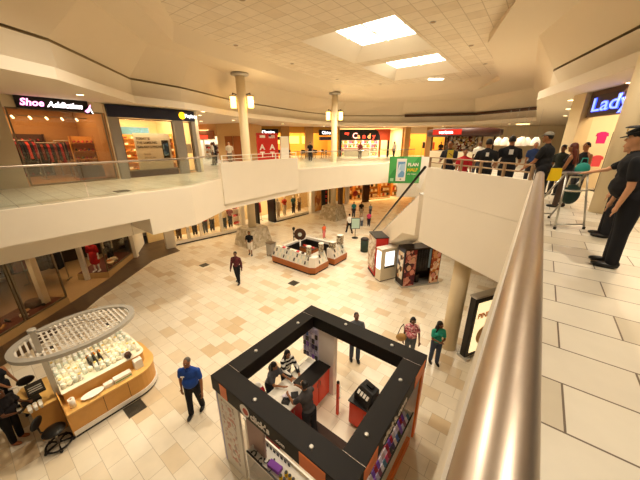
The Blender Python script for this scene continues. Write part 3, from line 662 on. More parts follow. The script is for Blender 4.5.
t = tag(obj('garment_stand',MB().tube([(-.3,0,0),(-.3,0,1.95),(1.2,0,1.95),(1.2,0,0)],.02,black,8).box(-.4,-.2,0,-.2,.2,.03,black).box(1.1,-.2,0,1.3,.2,.03,black).box(-.3,-.01,1.2,1.2,.01,1.23,black)),'black garment frame holding pink and black tops under the blue sign','rack'); f.put(t,.55,.95,U); t.rotation_euler[2]=.35

# ------------------------------------------------------------------ people
def voxel_join(name, parts, m, vox, smooth=4, parent=None):
    """parts: ('c', p0, p1, r0, r1) tapered capsule, ('e', centre, radii, rot) ellipsoid -> one continuous surface"""
    bm = bmesh.new()
    for p in parts:
        if p[0] == 'e':
            M = Matrix.Translation(p[1]) @ (p[3].to_4x4() if len(p) > 3 else Matrix()) @ Matrix.Diagonal((*p[2], 1))
            bmesh.ops.create_icosphere(bm, subdivisions=2, radius=1, matrix=M)
        else:
            a, b, r0, r1 = Vector(p[1]), Vector(p[2]), p[3], p[4]
            for c, r in ((a, r0), (b, r1)):
                bmesh.ops.create_icosphere(bm, subdivisions=2, radius=r, matrix=Matrix.Translation(c))
            d = b-a
            if d.length > 1e-4:
                M = Matrix.Translation((a+b)/2) @ d.to_track_quat('Z', 'Y').to_matrix().to_4x4()
                bmesh.ops.create_cone(bm, cap_ends=True, segments=14, radius1=r0, radius2=r1, depth=d.length, matrix=M)
    me = D.meshes.new('t'); bm.to_mesh(me); bm.free()
    o = D.objects.new('t', me); COL.objects.link(o)
    r = o.modifiers.new('r', 'REMESH'); r.mode = 'VOXEL'; r.voxel_size = vox; r.use_smooth_shade = True
    if smooth:
        s = o.modifiers.new('s', 'SMOOTH'); s.factor = .5; s.iterations = smooth
    bpy.context.view_layer.update()
    out = D.meshes.new_from_object(o.evaluated_get(bpy.context.evaluated_depsgraph_get()))
    D.objects.remove(o); D.meshes.remove(me)
    out.name = name; out.materials.clear(); out.materials.append(m)
    out.polygons.foreach_set('use_smooth', [True]*len(out.polygons))
    ob = D.objects.new(name, out); COL.objects.link(ob)
    if parent: ob.parent = parent
    return ob
SK = {'dark': mat('skin_dark', '#6B432C', .55), 'mid': mat('skin_brown', '#9A6642', .55), 'light': mat('skin_light', '#C8946E', .55)}
hair_b = mat('black_hair', '#120D0B', .5); hair_r = mat('auburn_hair', '#5A2416', .5); hair_g = mat('short_grey_hair', '#5E564E', .7)
cloth = {}
def cm(hexc):
    if hexc not in cloth: cloth[hexc] = mat('cloth_' + hexc[1:], hexc, .9, noise=.12, nscale=12)
    return cloth[hexc]
shoe_b = mat('black_shoe', '#0E0C0B', .4)
def person(label, loc, face, h=1.75, skin='dark', top='#222222', bottom='#20242E', topkind='tee', bottomkind='trousers', hair='short', hairm=None,
           legs=((0,0),(0,0)), arms=((0,.12,.15,0),(0,.12,.15,0)), lean=0, head=(0,0), build=1.0, female=False, vox=.018, hat=None, shoes=None, topm=None, bottomm=None, cat='person', name='person', group=None, toe=.0, eyes=True):
    """face = heading vector (x, y); legs = (thigh forward, knee bend) left,right; arms = (forward, out, elbow bend, inward) left,right"""
    s = h/1.75; V = Vector
    t = thing(name, label, cat, loc, math.atan2(face[1], face[0])-PI/2, group)
    hipz = .93*s; sw = (.175 if female else .2)*s*(.5+.5*build); hw = .095*s; W = build
    # legs ------------------------------------------------
    def legpts(side, hp, kf):
        hpz = V((side*hw, 0, hipz)); k = hpz + V((side*.005, math.sin(hp), -math.cos(hp)))*.44*s
        a = k + V((0, math.sin(hp-kf), -math.cos(hp-kf)))*.41*s
        toe_ = a + V((side*.03, .15*s, -.045*s))
        return hpz, k, a, toe_
    L = [legpts(-1, *legs[0]), legpts(1, *legs[1])]
    low = min(p[2].z for p in L)-.08*s
    for pl in L:
        for p in pl: p.z -= low
    hipz -= low
    # torso -----------------------------------------------
    R_ = Matrix.Rotation(-lean, 3, 'X'); piv = V((0,0,hipz))
    def T(x, y, z): return piv + R_ @ (V((x*s, y*s, z*s)))
    pelvis, waist, chest, neck = T(0,0,.03), T(0,.0,.18), T(0,0,.36), T(0,.0,.53)
    hq = Matrix.Rotation(head[0], 3, 'Z') @ Matrix.Rotation(-head[1]-lean*.6, 3, 'X')
    nb = T(0,.005,.55); hc = nb + hq @ V((0,.02*s,.145*s))
    hr = (.076*s,.093*s,.112*s)
    def hd(x, y, z): return hc + hq @ V((x*s, y*s, z*s))
    A = []
    for i, side in enumerate((-1, 1)):
        f_, o_, e_, n_ = arms[i]
        sh = T(side*sw/s*.96, 0, .435)
        u = V((side*math.sin(o_), math.sin(f_+lean*0)*math.cos(o_), -math.cos(f_)*math.cos(o_)))
        el = sh + u*.29*s
        w_ = V((side*math.sin(o_)*.5-side*math.sin(n_), math.sin(f_+e_)*math.cos(n_), -math.cos(f_+e_)*math.cos(n_))).normalized()
        wr = el + w_*.25*s
        A.append((sh, el, wr, w_, u))
    fem = .9 if female else 1
    torso = [('e', pelvis, (.158*s*W, .115*s*W, .12*s), R_), ('e', waist, (.135*s*W*fem, .1*s*W, .14*s), R_), ('e', chest, (.165*s*W*fem, .115*s*W, .17*s), R_),
             ('c', T(-.11,0,.425), T(.11,0,.425), .058*s*W, .058*s*W), ('c', T(0,0,.5), T(-.15*W,0,.445), .05*s, .042*s), ('c', T(0,0,.5), T(.15*W,0,.445), .05*s, .042*s)]
    if female: torso += [('e', T(-.07,.085,.34), (.065*s,.06*s,.065*s)), ('e', T(.07,.085,.34), (.065*s,.06*s,.065*s))]
    if build > 1.1: torso.append(('e', T(0,.05,.14), (.155*s*W,.13*s*W,.16*s), R_))
    body = list(torso) + [('c', neck, hd(0,-.01,-.05), .055*s, .05*s), ('e', hc, hr, hq), ('e', hd(0,.02,-.055), (.058*s,.068*s,.06*s), hq),
             ('c', hd(0,.088,.02), hd(0,.108,-.018), .011*s, .016*s), ('e', hd(0,.085,-.062), (.026*s,.016*s,.01*s), hq), ('e', hd(0,.07,-.1), (.03*s,.025*s,.02*s), hq),
             ('e', hd(-.078,-.005,-.005), (.012*s,.022*s,.032*s), hq), ('e', hd(.078,-.005,-.005), (.012*s,.022*s,.032*s), hq),
             ('c', hd(-.03,.08,.035), hd(.03,.08,.035), .014*s, .014*s)]
    for (hp, k, a, to) in L:
        body += [('c', hp, k, .078*s*W, .052*s), ('c', k, a, .05*s, .034*s), ('e', k.lerp(a,.3)+V((0,-.015*s,0)), (.048*s,.055*s,.1*s)), ('c', a+V((0,-.03*s,-.03*s)), to, .024*s, .018*s)]
    for i, (sh, el, wr, w_, u) in enumerate(A):
        side = (-1, 1)[i]
        body += [('c', sh, el, .048*s*(.5+.5*W), .038*s), ('c', el, wr, .038*s, .026*s)]
        x = V((side, 0, 0)); b = w_.cross(x);
        if b.length < .1: b = V((0,1,0))
        b.normalize(); sp = w_.cross(b).normalized()      # b: palm normal, sp: across fingers
        if sp.dot(V((0,1,0))) < 0: sp = -sp
        palm = wr + w_*.05*s
        body.append(('e', palm, (.03*s,.03*s,.045*s), w_.to_track_quat('Z','Y').to_matrix()))
        fr = max(.0085*s, vox*.62)
        inw = V((-side, 0, 0))
        for j, ln in enumerate((.07,.08,.074,.058)):
            base = wr + w_*.085*s + sp*(.027-.018*j)*s
            mid = base + (w_*.95+inw*.15).normalized()*ln*.55*s; tip = mid + (w_*.75+inw*.6).normalized()*ln*.5*s
            body += [('c', base, mid, fr, fr), ('c', mid, tip, fr, fr*.9)]
        tb = wr + w_*.025*s + sp*.028*s; tm = tb + (w_*.6+sp*.7).normalized()*.04*s
        body += [('c', tb, tm, fr*1.15, fr), ('c', tm, tm+(w_*.95+sp*.2+inw*.2).normalized()*.03*s, fr, fr*.9)]
    bo = voxel_join('body', body, SK[skin] if isinstance(skin, str) else skin, vox, 3 if vox < .02 else 1, t)
    # clothes ----------------------------------------------
    e = max(.016, vox*.8)*1.0
    def grow(p, e=e):
        if p[0] == 'e': return ('e', p[1], tuple(r+e for r in p[2])) + tuple(p[3:])
        return ('c', p[1], p[2], p[3]+e, p[4]+e)
    tm_ = topm or cm(top); bm_ = bottomm or cm(bottom)
    if topkind:
        S_ = [grow(p) for p in torso[1:]] + [('e', T(0,0,.05), (.15*s*W+e*1.3,.11*s*W+e*1.3,.1*s), R_)]
        if topkind == 'tank': S_ = [grow(p) for p in torso[1:3]] + [grow(p) for p in torso[6:]] + [('e', T(0,0,.05), (.15*s*W+e,.11*s*W+e,.1*s), R_), ('c', T(-.1,0,.38), T(-.09,0,.47), .03*s+e, .025*s+e), ('c', T(.1,0,.38), T(.09,0,.47), .03*s+e, .025*s+e)]
        else:
            for (sh, el, wr, w_, u) in A:
                fr_ = .62 if topkind in ('tee', 'polo') else 1
                S_.append(('c', sh, sh.lerp(el, fr_), .05*s*(.5+.5*W)+e*.8, .05*s+e*.9))
                if topkind == 'long': S_.append(('c', el, el.lerp(wr,.93), .046*s+e, .034*s+e))
            S_.append(('c', T(0,0,.5), T(0,0,.53), .06*s+e, .05*s+e))
        if topkind == 'dress': S_ += [('c', T(0,0,.05), T(0,0,-.35), .16*s+e, .2*s+e)]
        voxel_join('shirt' if topkind in ('tee','tank') else 'dress' if topkind == 'dress' else 'long_sleeved_top' if topkind == 'long' else 'polo_shirt', S_, tm_, vox, 3 if vox < .02 else 1, t)
        if topkind == 'polo':
            obj('collar', MB().tube([tuple(T(-.065,.02,.555)), tuple(T(-.045,.07,.535)), tuple(T(0,.095,.49))], .014*s, tm_, 8).tube([tuple(T(.065,.02,.555)), tuple(T(.045,.07,.535)), tuple(T(0,.095,.49))], .014*s, tm_, 8), t)
    if bottomkind:
        e2 = e*.85; P_ = [grow(torso[0], e2)]
        if bottomkind != 'skirt':
            for (hp, k, a, to) in L:
                P_.append(('c', hp, k, .088*s*W+e2, .064*s+e2))
                if bottomkind == 'trousers': P_ += [('c', k, a.lerp(k,.04), .062*s+e2, .055*s+e2)]
                else: P_.append(('c', k.lerp(hp,.15), k.lerp(a,.05), .064*s+e2, .066*s+e2))
        else: P_.append(('c', pelvis, (pelvis+V((0,0,-.4*s))), .14*s+e2, .17*s+e2))
        voxel_join({'trousers':'trousers','shorts':'shorts','skirt':'skirt'}[bottomkind], P_, bm_, vox, 3 if vox < .02 else 1, t)
    for (hp, k, a, to) in L:
        mb = MB(); yv = (to-a); yv.z = 0; yv.normalize(); z0 = a.z-.08*s
        mb.ball((a.x+yv.x*.06*s, a.y+yv.y*.06*s, z0+.035*s), (.053*s,.14*s,.042*s), shoes or shoe_b, 14, 8); mb.ball((a.x-yv.x*.01*s, a.y-yv.y*.02*s, z0+.06*s), (.05*s,.066*s,.062*s), shoes or shoe_b, 12, 8)
        for i_ in range(len(mb.v)):
            v = mb.v[i_]; mb.v[i_] = (v[0], v[1], max(v[2], z0+.002))
        obj('shoe', mb, t)
    # hair / hat -------------------------------------------
    hm = hairm or hair_b
    if hair:
        Hh = [('e', hd(0,-.012,.03), (hr[0]+.01*s, hr[1]+.008*s, hr[2]-.01*s), hq)]
        if hair == 'short': Hh = [('e', hd(0,-.016,.028), (hr[0]+.006*s, hr[1]+.002*s, hr[2]-.018*s), hq), ('c', hd(-.05,-.06,-.01), hd(.05,-.06,-.01), .035*s, .035*s)]
        if hair == 'crop': Hh = [('e', hd(0,-.018,.022), (hr[0]+.004*s, hr[1]-.002*s, hr[2]-.012*s), hq)]
        if hair in ('long','tail','bob'):
            Hh += [('c', hd(-.06,-.03,.03), hd(-.08,-.04,-.1), .04*s,.035*s), ('c', hd(.06,-.03,.03), hd(.08,-.04,-.1), .04*s,.035*s), ('c', hd(0,-.06,.0), hd(0,-.08,-.12), .06*s,.055*s)]
        if hair == 'long': Hh += [('c', hd(-.06,-.07,-.1), T(-.1,-.09,.3), .055*s,.045*s), ('c', hd(.06,-.07,-.1), T(.1,-.09,.3), .055*s,.045*s), ('c', hd(.07,.0,-.06), T(.12,.06,.34), .035*s,.03*s), ('c', hd(0,-.09,-.1), T(0,-.125,.32), .055*s,.04*s)]
        if hair == 'tail': Hh += [('c', hd(0,-.1,.02), hd(0,-.17,-.1), .035*s,.03*s), ('c', hd(0,-.17,-.1), hd(0,-.16,-.28), .03*s,.018*s)]
        if hair == 'bun': Hh += [('e', hd(0,-.1,.07), (.05*s,.05*s,.05*s)), ('c', hd(-.05,-.06,-.02), hd(.05,-.06,-.02), .035*s, .035*s)]
        voxel_join('hair', Hh, hm, vox, 2, t)
    if hat:
        hmb = MB(); kind, m1 = hat
        hmb.ball(tuple(hd(0,-.005,.045)), (.09*s,.105*s,.085*s), m1, 18, 10, True)
        if kind == 'cap':
            c = hd(0,.12,.045); pts = []
            for a_ in range(9):
                q = -PI/2+PI*a_/8; pts.append(hd(.075*math.sin(q), .075+.1*math.cos(q), .052-.012*math.cos(q)))
            n = len(pts); hmb.add(pts+[p+hq@V((0,0,-.01*s)) for p in pts], [tuple(range(n)), tuple(range(2*n-1,n-1,-1))]+[(i,n+i,n+(i+1)%n,(i+1)%n) for i in range(n)], m1)
        if kind == 'police':
            hmb.cyl(tuple(hd(0,0,.05)), tuple(hd(0,.005,.09)), .098*s, m1, n=24)
            hmb.cyl(tuple(hd(0,.0,.09)), tuple(hd(0,.02,.125)), .1*s, m1, .117*s, n=24); hmb.ball(tuple(hd(0,.02,.125)), (.116*s,.12*s,.03*s), m1, 20, 6, True)
            pts = [hd(.085*math.sin(-1.2+2.4*a_/8), .03+.13*math.cos(-1.2+2.4*a_/8), .05-.03*math.cos(-1.2+2.4*a_/8)) for a_ in range(9)]
            n = 9; hmb.add(pts+[p+hq@V((0,0,-.008*s)) for p in pts], [tuple(range(n)), tuple(range(2*n-1,n-1,-1))]+[(i,n+i,n+(i+1)%n,(i+1)%n) for i in range(n)], m1)
        ho = obj('cap', hmb, t)
        if kind == 'police': obj('badge', MB().ball(tuple(hd(0,.112,.105)), (.018*s,.006*s,.022*s), mat('brass_badge','#D8B24A',.3,1), 12, 8), ho)
    if eyes and vox < .025:
        for side in (-1, 1):
            ew = obj('eye', MB().ball(tuple(hd(side*.031,.084,.015)), (.014*s,.008*s,.008*s), mat('eye_white','#E8E0D4',.3), 10, 6), t)
            obj('iris', MB().ball(tuple(hd(side*.031,.0905,.015)), (.006*s,.003*s,.007*s), black, 8, 6), ew)
    t['_x'] = 0; del t['_x']
    return t, dict(T=T, A=A, hd=hd, L=L, hq=hq, s=s)
def handpos(t, info, i, out=.09):
    M = Matrix.Translation(t.location) @ Matrix.Rotation(t.rotation_euler[2], 4, 'Z'); sh, el, wr, w_, u = info['A'][i]
    return M @ (wr + w_*out*info['s'])
# ============ lower left: the dark shop under the left gallery
dkfl = mat('shop_wood_floor','#A88458',.4,noise=.1,nscale=6)
FA = Frame((-12.6,-2.15),(-15.45,1.8)); FB = Frame((-16.94,3.78),(-19.1,5.85)); FE = Frame((-15.45,1.8),(-16.94,3.78))
def lowwin(f, a0, a1, lab, z0=.34, z1=2.95, b=.02): return window_pane(f, a0, a1, z0, z1, lab, b)
hd_ = MB(); 
struct('wall_lower_left_header', MB().slab((-12.2,-2.7),(-15.45,1.8),2.95,4.195,.25,wallc,1).slab((-15.45,1.8),(-16.94,3.78),2.95,4.195 if False else SOFF-.005,.25,wallc,1).slab((-16.94,3.78),(-19.1,5.85),2.95,SOFF-.005,.25,wallc,1))
struct('floor_lower_left', MB().prism([(-12.4,-2.4),(-15.4,1.8),(-16.9,3.78),(-19.2,5.9),(-24,3),(-20,-6)], .0055, .012, dkfl))
struct('wall_lower_left_back', MB().slab((-15.6,-6),(-21.5,.5),.013,SOFF-.005,.12,darkwall,1).slab((-21.5,.5),(-21.2,6.0),.013,SOFF-.005,.12,darkwall,1))
struct('wall_lower_left_end', MB().slab((-19.25,6.0),(-21.2,7.2),.006,SOFF-.005,.15,wallc,1))
plat = mat('display_platform','#C4A06A',.6); platd = mat('dark_red_platform_top','#5A2A1A',.7)
t = thing('display_platform','wooden display platform in the left window of the dark lower shop','platform'); FA.put(t,0,0,.0125)
obj('base',MB().box(0,0,0,FA.L,1.3,.3,plat),t); obj('platform_top',MB().box(.03,.06,.3,FA.L-.03,1.27,.315,platd),t)
t = thing('display_platform','wooden display platform in the right window of the dark lower shop','platform'); FB.put(t,0,0,.0125)
obj('base',MB().box(0,0,0,FB.L,1.5,.3,plat),t); obj('platform_top',MB().box(.03,.06,.3,FB.L-.03,1.47,.315,platd),t)
lowwin(FA,.4,3.1,'left glass window of the dark lower shop'); lowwin(FA,3.15,FA.L,'glass window left of the dark shop entrance')
lowwin(FB,.05,FB.L-.3,'glass window with the red dress right of the dark shop entrance')
for f,a,b,w,lab in ((FA,4.25,.4,.24,'beige post behind the left glass of the dark lower shop'),(FB,-.17,.9,.15,'ivory post between the entrance and the red dress window'),(FB,FB.L-.3,-.205,.28,'cream end pier right of the red dress window')):
    t = tag(obj('post',MB().box(0,0,0,w,.2,2.6 if f is FA else 2.93,wallc)),lab,'post'); f.put(t,a,b,.329 if f is FA else .0125)
struct('wall_lower_left_bulkhead', MB().box(-13.0,-7,3.2,-12.65,3.96,4.195,wallc).box(-13.0,3.975,3.2,-12.65,5.3,SOFF-.005,wallc))
for i,(x,y,z) in enumerate(((-14.9,.3,3.4),(-16.3,1.2,3.4),(-17.5,3.2,3.4),(-18.6,4.6,3.4),(-19.2,2.6,3.4),(-14.0,-1.4,3.4))):
    t = tag(obj('spot_lamp',MB().cyl((0,0,0),(0,0,.15),.07,black,n=12).cyl((0,0,-.012),(0,0,0),.06,lampw,n=12).cyl((0,0,.15),(0,0,SOFF-3.4 if y>3.97 else 4.2-3.4),.012,black,n=6)),'small warm spot lamp hanging in the dark lower shop','lamp','spot lamps in the dark lower shop'); t.location=(x,y,z-.006)
    l = D.lights.new('spot_lamp','SPOT'); l.energy=85; l.color=(1,.74,.42); l.spot_size=1.6; l.spot_blend=.7; l.shadow_soft_size=.05; lo=D.objects.new('spot_lamp_beam',l); COL.objects.link(lo); lo.location=(x,y,z-.05)
bshirt = cm('#14141A')
clothes_rack('rack of black clothes standing in the entrance of the dark lower shop',(-18.75,1.95,.0125),.9,7,[1],1.2,1.65)
clothes_rack('rack of dark clothes deeper inside the dark lower shop',(-20.0,.6,.0125),.6,8,[1,4,1,5],1.6,1.6)
for i in range(7):
    o = shoe('shoe displayed on the platform in the left window of the dark lower shop',[garm[1],cream,garm[2]][i%3],'shoes on the left window platform'); FA.put(o,1.9+.38*i,.45+.25*(i%2),.3285); o.rotation_euler[2]+=i
for i,(a,b,r,h,m) in enumerate(((1.6,.8,.3,.32,cream),(2.3,1.0,.22,.5,woodd),(4.1,.75,.25,.28,brown))):
    t = tag(obj('display_block',MB().lathe((0,0,0),[(r,0),(r,h*.8),(r*.8,h)],m)),['pale round','orange brown round','dark brown round'][i]+' display block in the left window of the dark lower shop','display'); FA.put(t,a,b,.3285)
MANN = mat('mannequin_white','#E6E0D6',.5)
def mannequin(label, loc, face, top, bottom, kind='tee', bk='trousers', **k):
    return person(label, loc, face, 1.78, MANN, top, bottom, kind, bk, None, cat='mannequin', name='mannequin', vox=.03, eyes=False, shoes=MANN, **k)
mannequin('white-headed mannequin in a red dress in the right window of the dark lower shop', FB.w(.22,.62,.3285), (.72,-.69), '#A81818', '#A81818', 'dress', None)
mannequin('mannequin in dark clothes at the right end of the red dress window', FB.w(1.9,.8,.3285), (.72,-.69), '#1A1820', '#1A1820')
for i in range(4):
    t = tag(obj('display_bowl',MB().lathe((0,0,0),[(.06,0),(.14,.1),(.17,.18)],[cream,woodd,galv,cream][i])),'small pale bowl on the platform beside the red dress','bowl','bowls beside the red dress'); FB.put(t,1.0+.2*i,.35+.18*(i%2),.3285)
# ============ lower far left: the mannequin shop along the left side
f = FM = Frame((-18.9,8.15),(-18.0,13.2))
mwall = mat('mannequin_shop_wall','#E0C48E',.7,noise=.05)
struct('wall_mannequin_back', MB().slab((-21.0,7.4),(-20.4,22.5),.006,SOFF-.005,.15,mwall,1))
t = thing('display_platform','long white display platform with a dark kick strip under the mannequin windows','platform'); f.put(t,0,0,.006)
obj('base',MB().box(0,0,.1,f.L,1.5,.25,white),t); obj('kick_strip',MB().box(.03,.04,0,f.L-.03,1.46,.1,black),t)
for i,(a0,a1) in enumerate(((.12,1.05),(1.15,1.95),(2.05,3.5),(3.62,f.L-.1))): window_pane(f,a0,a1,.265,3.35,'shop window of the mannequin shop, %s from its left end' % ['first','second','third','fourth'][i],.04,wallc)
for i,a in enumerate((-.5,1.05,1.95,3.5,f.L-.1)):
    t = tag(obj('pier',MB().box(0,0,0,[.6,.1,.1,.12,.35][i],.25,[3.58,3.1,3.1,3.1,3.58][i],wallc)),'cream pier between the mannequin shop windows, %s from the left' % ['first','second','third','fourth','fifth'][i],'pier'); f.put(t,a,-.27 if i in (0,4) else .11,.006 if i in (0,4) else .258); 
mk = [('#D8742A','#6A4A30'),('#1A1820','#1A1820'),('#C83A2A','#5A6A80'),('#E8E0D0','#33405A'),('#E8DCC8','#46566E'),('#8A3A3A','#20242E')]
for i,(a,b) in enumerate(((.6,.6),(1.75,.7),(2.5,.6),(3.1,.8),(4.0,.6),(4.6,.8))):
    mannequin(['mannequin in an orange top in the leftmost mannequin window','mannequin all in black behind the second mannequin window','mannequin in a red top and blue jeans in the third mannequin window','mannequin in a cream top and navy trousers in the third mannequin window','mannequin in a pale top and jeans left in the fourth mannequin window','mannequin in a brick red top right in the fourth mannequin window'][i], f.w(a,b,.258), (.98,-.2), *mk[i])
# entrance with red racks, dark doorway, second run of windows
f2 = Frame((-18.0,13.25),(-17.3,21.2))
struct('wall_mannequin_header', MB().slab((-18.9,8.15),(-18.0,13.2),3.4,SOFF-.005,.2,wallc,1).slab((-18.0,13.2),(-17.3,21.2),3.0,SOFF-.005,.2,wallc,1))
for i,(a,z) in enumerate(((.25,.3),(.25,.9),(.25,1.5),(.25,2.1))):
    for k in range(3):
        o = tag(obj('folded_shirt',MB().box(-.15,-.12,0,.15,.12,.14,[redp,coral,mat('wine_red','#7A1220',.8)][(i+k)%3])),'folded red shirt on the shelf in the red-stocked entrance','shirt','folded red shirts'); f2.put(o,.5+.34*k,1.95,.006+2.6*(i+.15)/4+.0305)
f2.put(shelf_unit('shelf of folded red shirts in the mannequin shop entrance',(0,0,0),0,1.15,2.6,4,white),.84,1.75,.006)
for o in [o for o in D.objects if o.name.startswith('folded_shirt')]: pass
bd = mat('black_doorframe','#1A120E',.4)
t = thing('door_frame','black open doorway of the mannequin shop beside the near stone plinth','doorway'); f2.put(t,1.55,0,.006)
obj('jamb',MB().box(0,0,0,.22,.9,3.0,bd),t); obj('jamb',MB().box(1.75,0,0,1.97,.9,3.0,bd),t); obj('lintel',MB().box(.22,0,2.8,1.75,.4,3.0,bd),t)
clothes_rack('rack of red clothes inside the black doorway of the mannequin shop',f2.w(2.5,1.6,.006),f2.rz,8,[0,6,0,6],1.1,1.7)
t = thing('display_platform','white display platform with dark kick strip right of the black doorway','platform'); f2.put(t,3.6,0,.006)
obj('base',MB().box(0,0,.1,4.1,1.4,.25,white),t); obj('kick_strip',MB().box(.03,.04,0,4.07,1.36,.1,black),t)
window_pane(f2,3.65,7.65,.265,2.95,'wide shop window of mannequins right of the black doorway',.04,wallc)
mk2=[('#E8E2D4','#D8CFC0'),('#C23A2A','#E0D8C8'),('#3A6A6E','#33384A'),('#D8B890','#6A4A38')]
for i in range(4): mannequin(['mannequin in white at the left of the wide window','mannequin in a red top second in the wide window','mannequin in a teal top third in the wide window','mannequin in a tan top at the right of the wide window'][i], f2.w(4.2+.95*i,.55+.2*(i%2),.258),(.98,-.2),*mk2[i])
for (x_,y_,e_) in ((-19.4,10.2,150),(-19.0,14.2,130),(-18.8,18.6,170),(-18.3,24,110)):
    l = D.lights.new('shop_light','AREA'); l.size=2.4; l.energy=e_; l.color=(1,.82,.54); lo=D.objects.new('shop_light',l); COL.objects.link(lo); lo.location=(x_,y_,SOFF-.1)
# next units
f3 = Frame((-17.3,21.25),(-17.1,27.0))
struct('wall_dark_unit_back', MB().slab((-19.6,21.6),(-19.2,27.6),.006,SOFF-.005,.15,mwall,1))
for i,(a,w,m) in enumerate(((0,.5,wallc),(1.9,.35,bd),(3.3,.35,bd),(4.9,.6,brown))):
    t = tag(obj('pier',MB().box(0,0,0,w,.3,SOFF-.012,m)),['cream pier left of the orange poster','black pier right of the orange poster','black pier right of the red shelves','dark brown pier behind the far stone plinth'][i],'pier'); f3.put(t,a,0,.006)
t = tag(obj('poster',MB().box(0,0,0,1.2,.06,3.0,patternmat('orange_poster',('#E0A050','#C87838','#E8C080','#B06030'),2))),'tall orange picture panel behind the far stone plinth on the lower floor','poster'); f3.put(t,.6,.2,.0065)
s_=shelf_unit('dark shelf of red boxes left of the far stone plinth',(0,0,0),0,1.0,2.9,6,bd); f3.put(s_,2.8,.5,.006)
for i in range(6):
    for k in range(4):
        o=tag(obj('red_box',MB().box(-.1,-.08,0,.1,.08,.25,redp)),'red box on the dark shelf by the far stone plinth','box','red boxes on the dark shelf'); f3.put(o,2.42+.25*k,.62,.006+2.9*(i+.15)/6+.0305)
# far lower fronts
f4 = fF = shop('lower_far',(-17.0,27.1),(-12.0,36.6),3.2,0,SOFF,amber,None,500,(1,.68,.3),(3.15,wallc))
for i,(a,w,m) in enumerate(((0,.4,wallc),(2.4,.8,brown),(10.0,.6,wallc))):
    t = tag(obj('pier',MB().box(0,-.1,0,w,.2,3.1,m)),['cream pier at the left end of the far lower shops','brown pier between the two far lower shop fronts','cream pier at the right end of the far lower shops'][i],'pier'); f4.put(t,a,0,.006)
window_pane(f4,.5,2.3,.2,3.1,'narrow amber-lit window of the far lower shops',.04,wallc); window_pane(f4,3.3,6.4,.2,3.1,'wide amber-lit window of the far lower shops',.04,woodd); window_pane(f4,8.2,9.9,.2,3.1,'right amber-lit window of the far lower shops',.04,woodd)
t = tag(obj('poster',MB().cyl((0,0,.35),(0,.03,.35),.35,mat('pink_disc','#E0567A',.5),n=24)),'round pink sticker in the narrow far lower window','sticker'); f4.put(t,1.4,.12,.75)
for i in range(5):
    s_=shelf_unit('amber-lit shelf of goods in the far lower shops, %s from the left' % ['first','second','third','fourth','fifth'][i],(0,0,0),0,1.5,2.6,4,wood); f4.put(s_,1.3+1.9*i,1.8,.013)
    for j in range(4):
        for k in range(4):
            o=tag(obj('goods_box',MB().box(-.13,-.1,0,.13,.1,.35,garm[(i+j*2+k*3)%8] if (k+j)%2 else cream)),'box of goods on a shelf of the far lower shops','box','boxes in the far lower shops'); f4.put(o,1.3+1.9*i-.5+.33*k,1.95,.013+2.6*(j+.15)/4+.0305)
t = thing('shop_sign','thin brown lettering over the wide far lower shop window','sign'); f4.put(t,3.6,-.03,3.24); obj('lettering_strip',MB().box(0,-.01,0,4.0,.01,.16,brown),t)
# right part of the lower floor, under the right gallery
struct('wall_lower_right', MB().slab((-3.2,48),(6,24),.0,SOFF-.005,.2,wallc,-1).slab((6,24),(6,-7),0,SOFF-.005,.2,wallc,1))
for i,(x,y) in enumerate(((-9.0,29),(-7.2,31.5),(-5.8,34))):
    t = tag(obj('pier',MB().box(-.35,-.35,0,.35,.35,SOFF-.003,tan)),'tan pier beyond the escalator, %s of three' % ['left','middle','right'][i],'pier'); t.location=(x,y,0)

# ------------------------------------------------------------------ the phone accessory kiosk in front
KX0,KX1,KY0,KY1 = -4.38,-1.1,2.12,5.33; KB=.4; KZ0,KZ1=2.06,2.4
kf = thing('phone_kiosk','square black overhead kiosk frame on corner posts in the foreground','kiosk',(KX0,KY0,0))
W_,D_ = KX1-KX0, KY1-KY0
obj('frame_beam',MB().box(0,0,KZ0,W_,KB,KZ1,blackm),kf,.008)
obj('frame_beam',MB().box(0,D_-KB,KZ0,W_,D_,KZ1,blackm),kf,.008)
obj('frame_beam',MB().box(0,KB+.006,KZ0,KB,D_-KB-.006,KZ1,blackm),kf,.008)
obj('frame_beam',MB().box(W_-KB,KB+.006,KZ0,W_,D_-KB-.006,KZ1,blackm),kf,.008)
seam = MB(); 
for x,y0,y1 in ((0,0,1),): seam.box(0,KB+.0005,KZ1-.002,KB,KB+.0055,KZ1+.001,steel).box(W_-KB,KB+.0005,KZ1-.002,W_,KB+.0055,KZ1+.001,steel).box(0,D_-KB-.0055,KZ1-.002,KB,D_-KB-.0005,KZ1+.001,steel).box(W_-KB,D_-KB-.0055,KZ1-.002,W_,D_-KB-.0005,KZ1+.001,steel)
obj('seam_strip',seam,kf)
obj('orange_panel',MB().box(.3,-.008,KZ0+.02,.52,-.001,KZ1-.02,orangel),kf,label='orange panel near the left end of the front beam')
obj('orange_panel',MB().box(2.36,-.008,KZ0+.02,2.86,-.001,KZ1-.02,orangel),kf,label='orange panel near the right end of the front beam')
obj('orange_panel',MB().box(W_+.001,.35,KZ0+.02,W_+.008,.8,KZ1-.02,orangel),kf,label='orange panel at the near end of the right beam')
obj('orange_panel',MB().box(W_+.001,D_-.75,KZ0+.02,W_+.008,D_-.15,KZ1-.02,orangel),kf,label='orange panel at the far end of the right beam')
for (x,y) in ((-4.19,3.13),(-4.12,4.46),(-3.11,5.16),(-1.85,5.14),(-1.31,4.31),(-1.32,2.95),(-3.23,2.29),(-1.9,2.27)):
    obj('beam_light',MB().lathe((x-KX0,y-KY0,KZ1),[(.04,0),(.034,.02),(.02,.024)],galv,14),kf)
whl = mat('white_vinyl_letter','#F2ECE4',.5)
text('lettering',"click's",.21,(1.2,-.003,KZ0+.09),(1,0,0),whl,kf,.003,bold=.006)
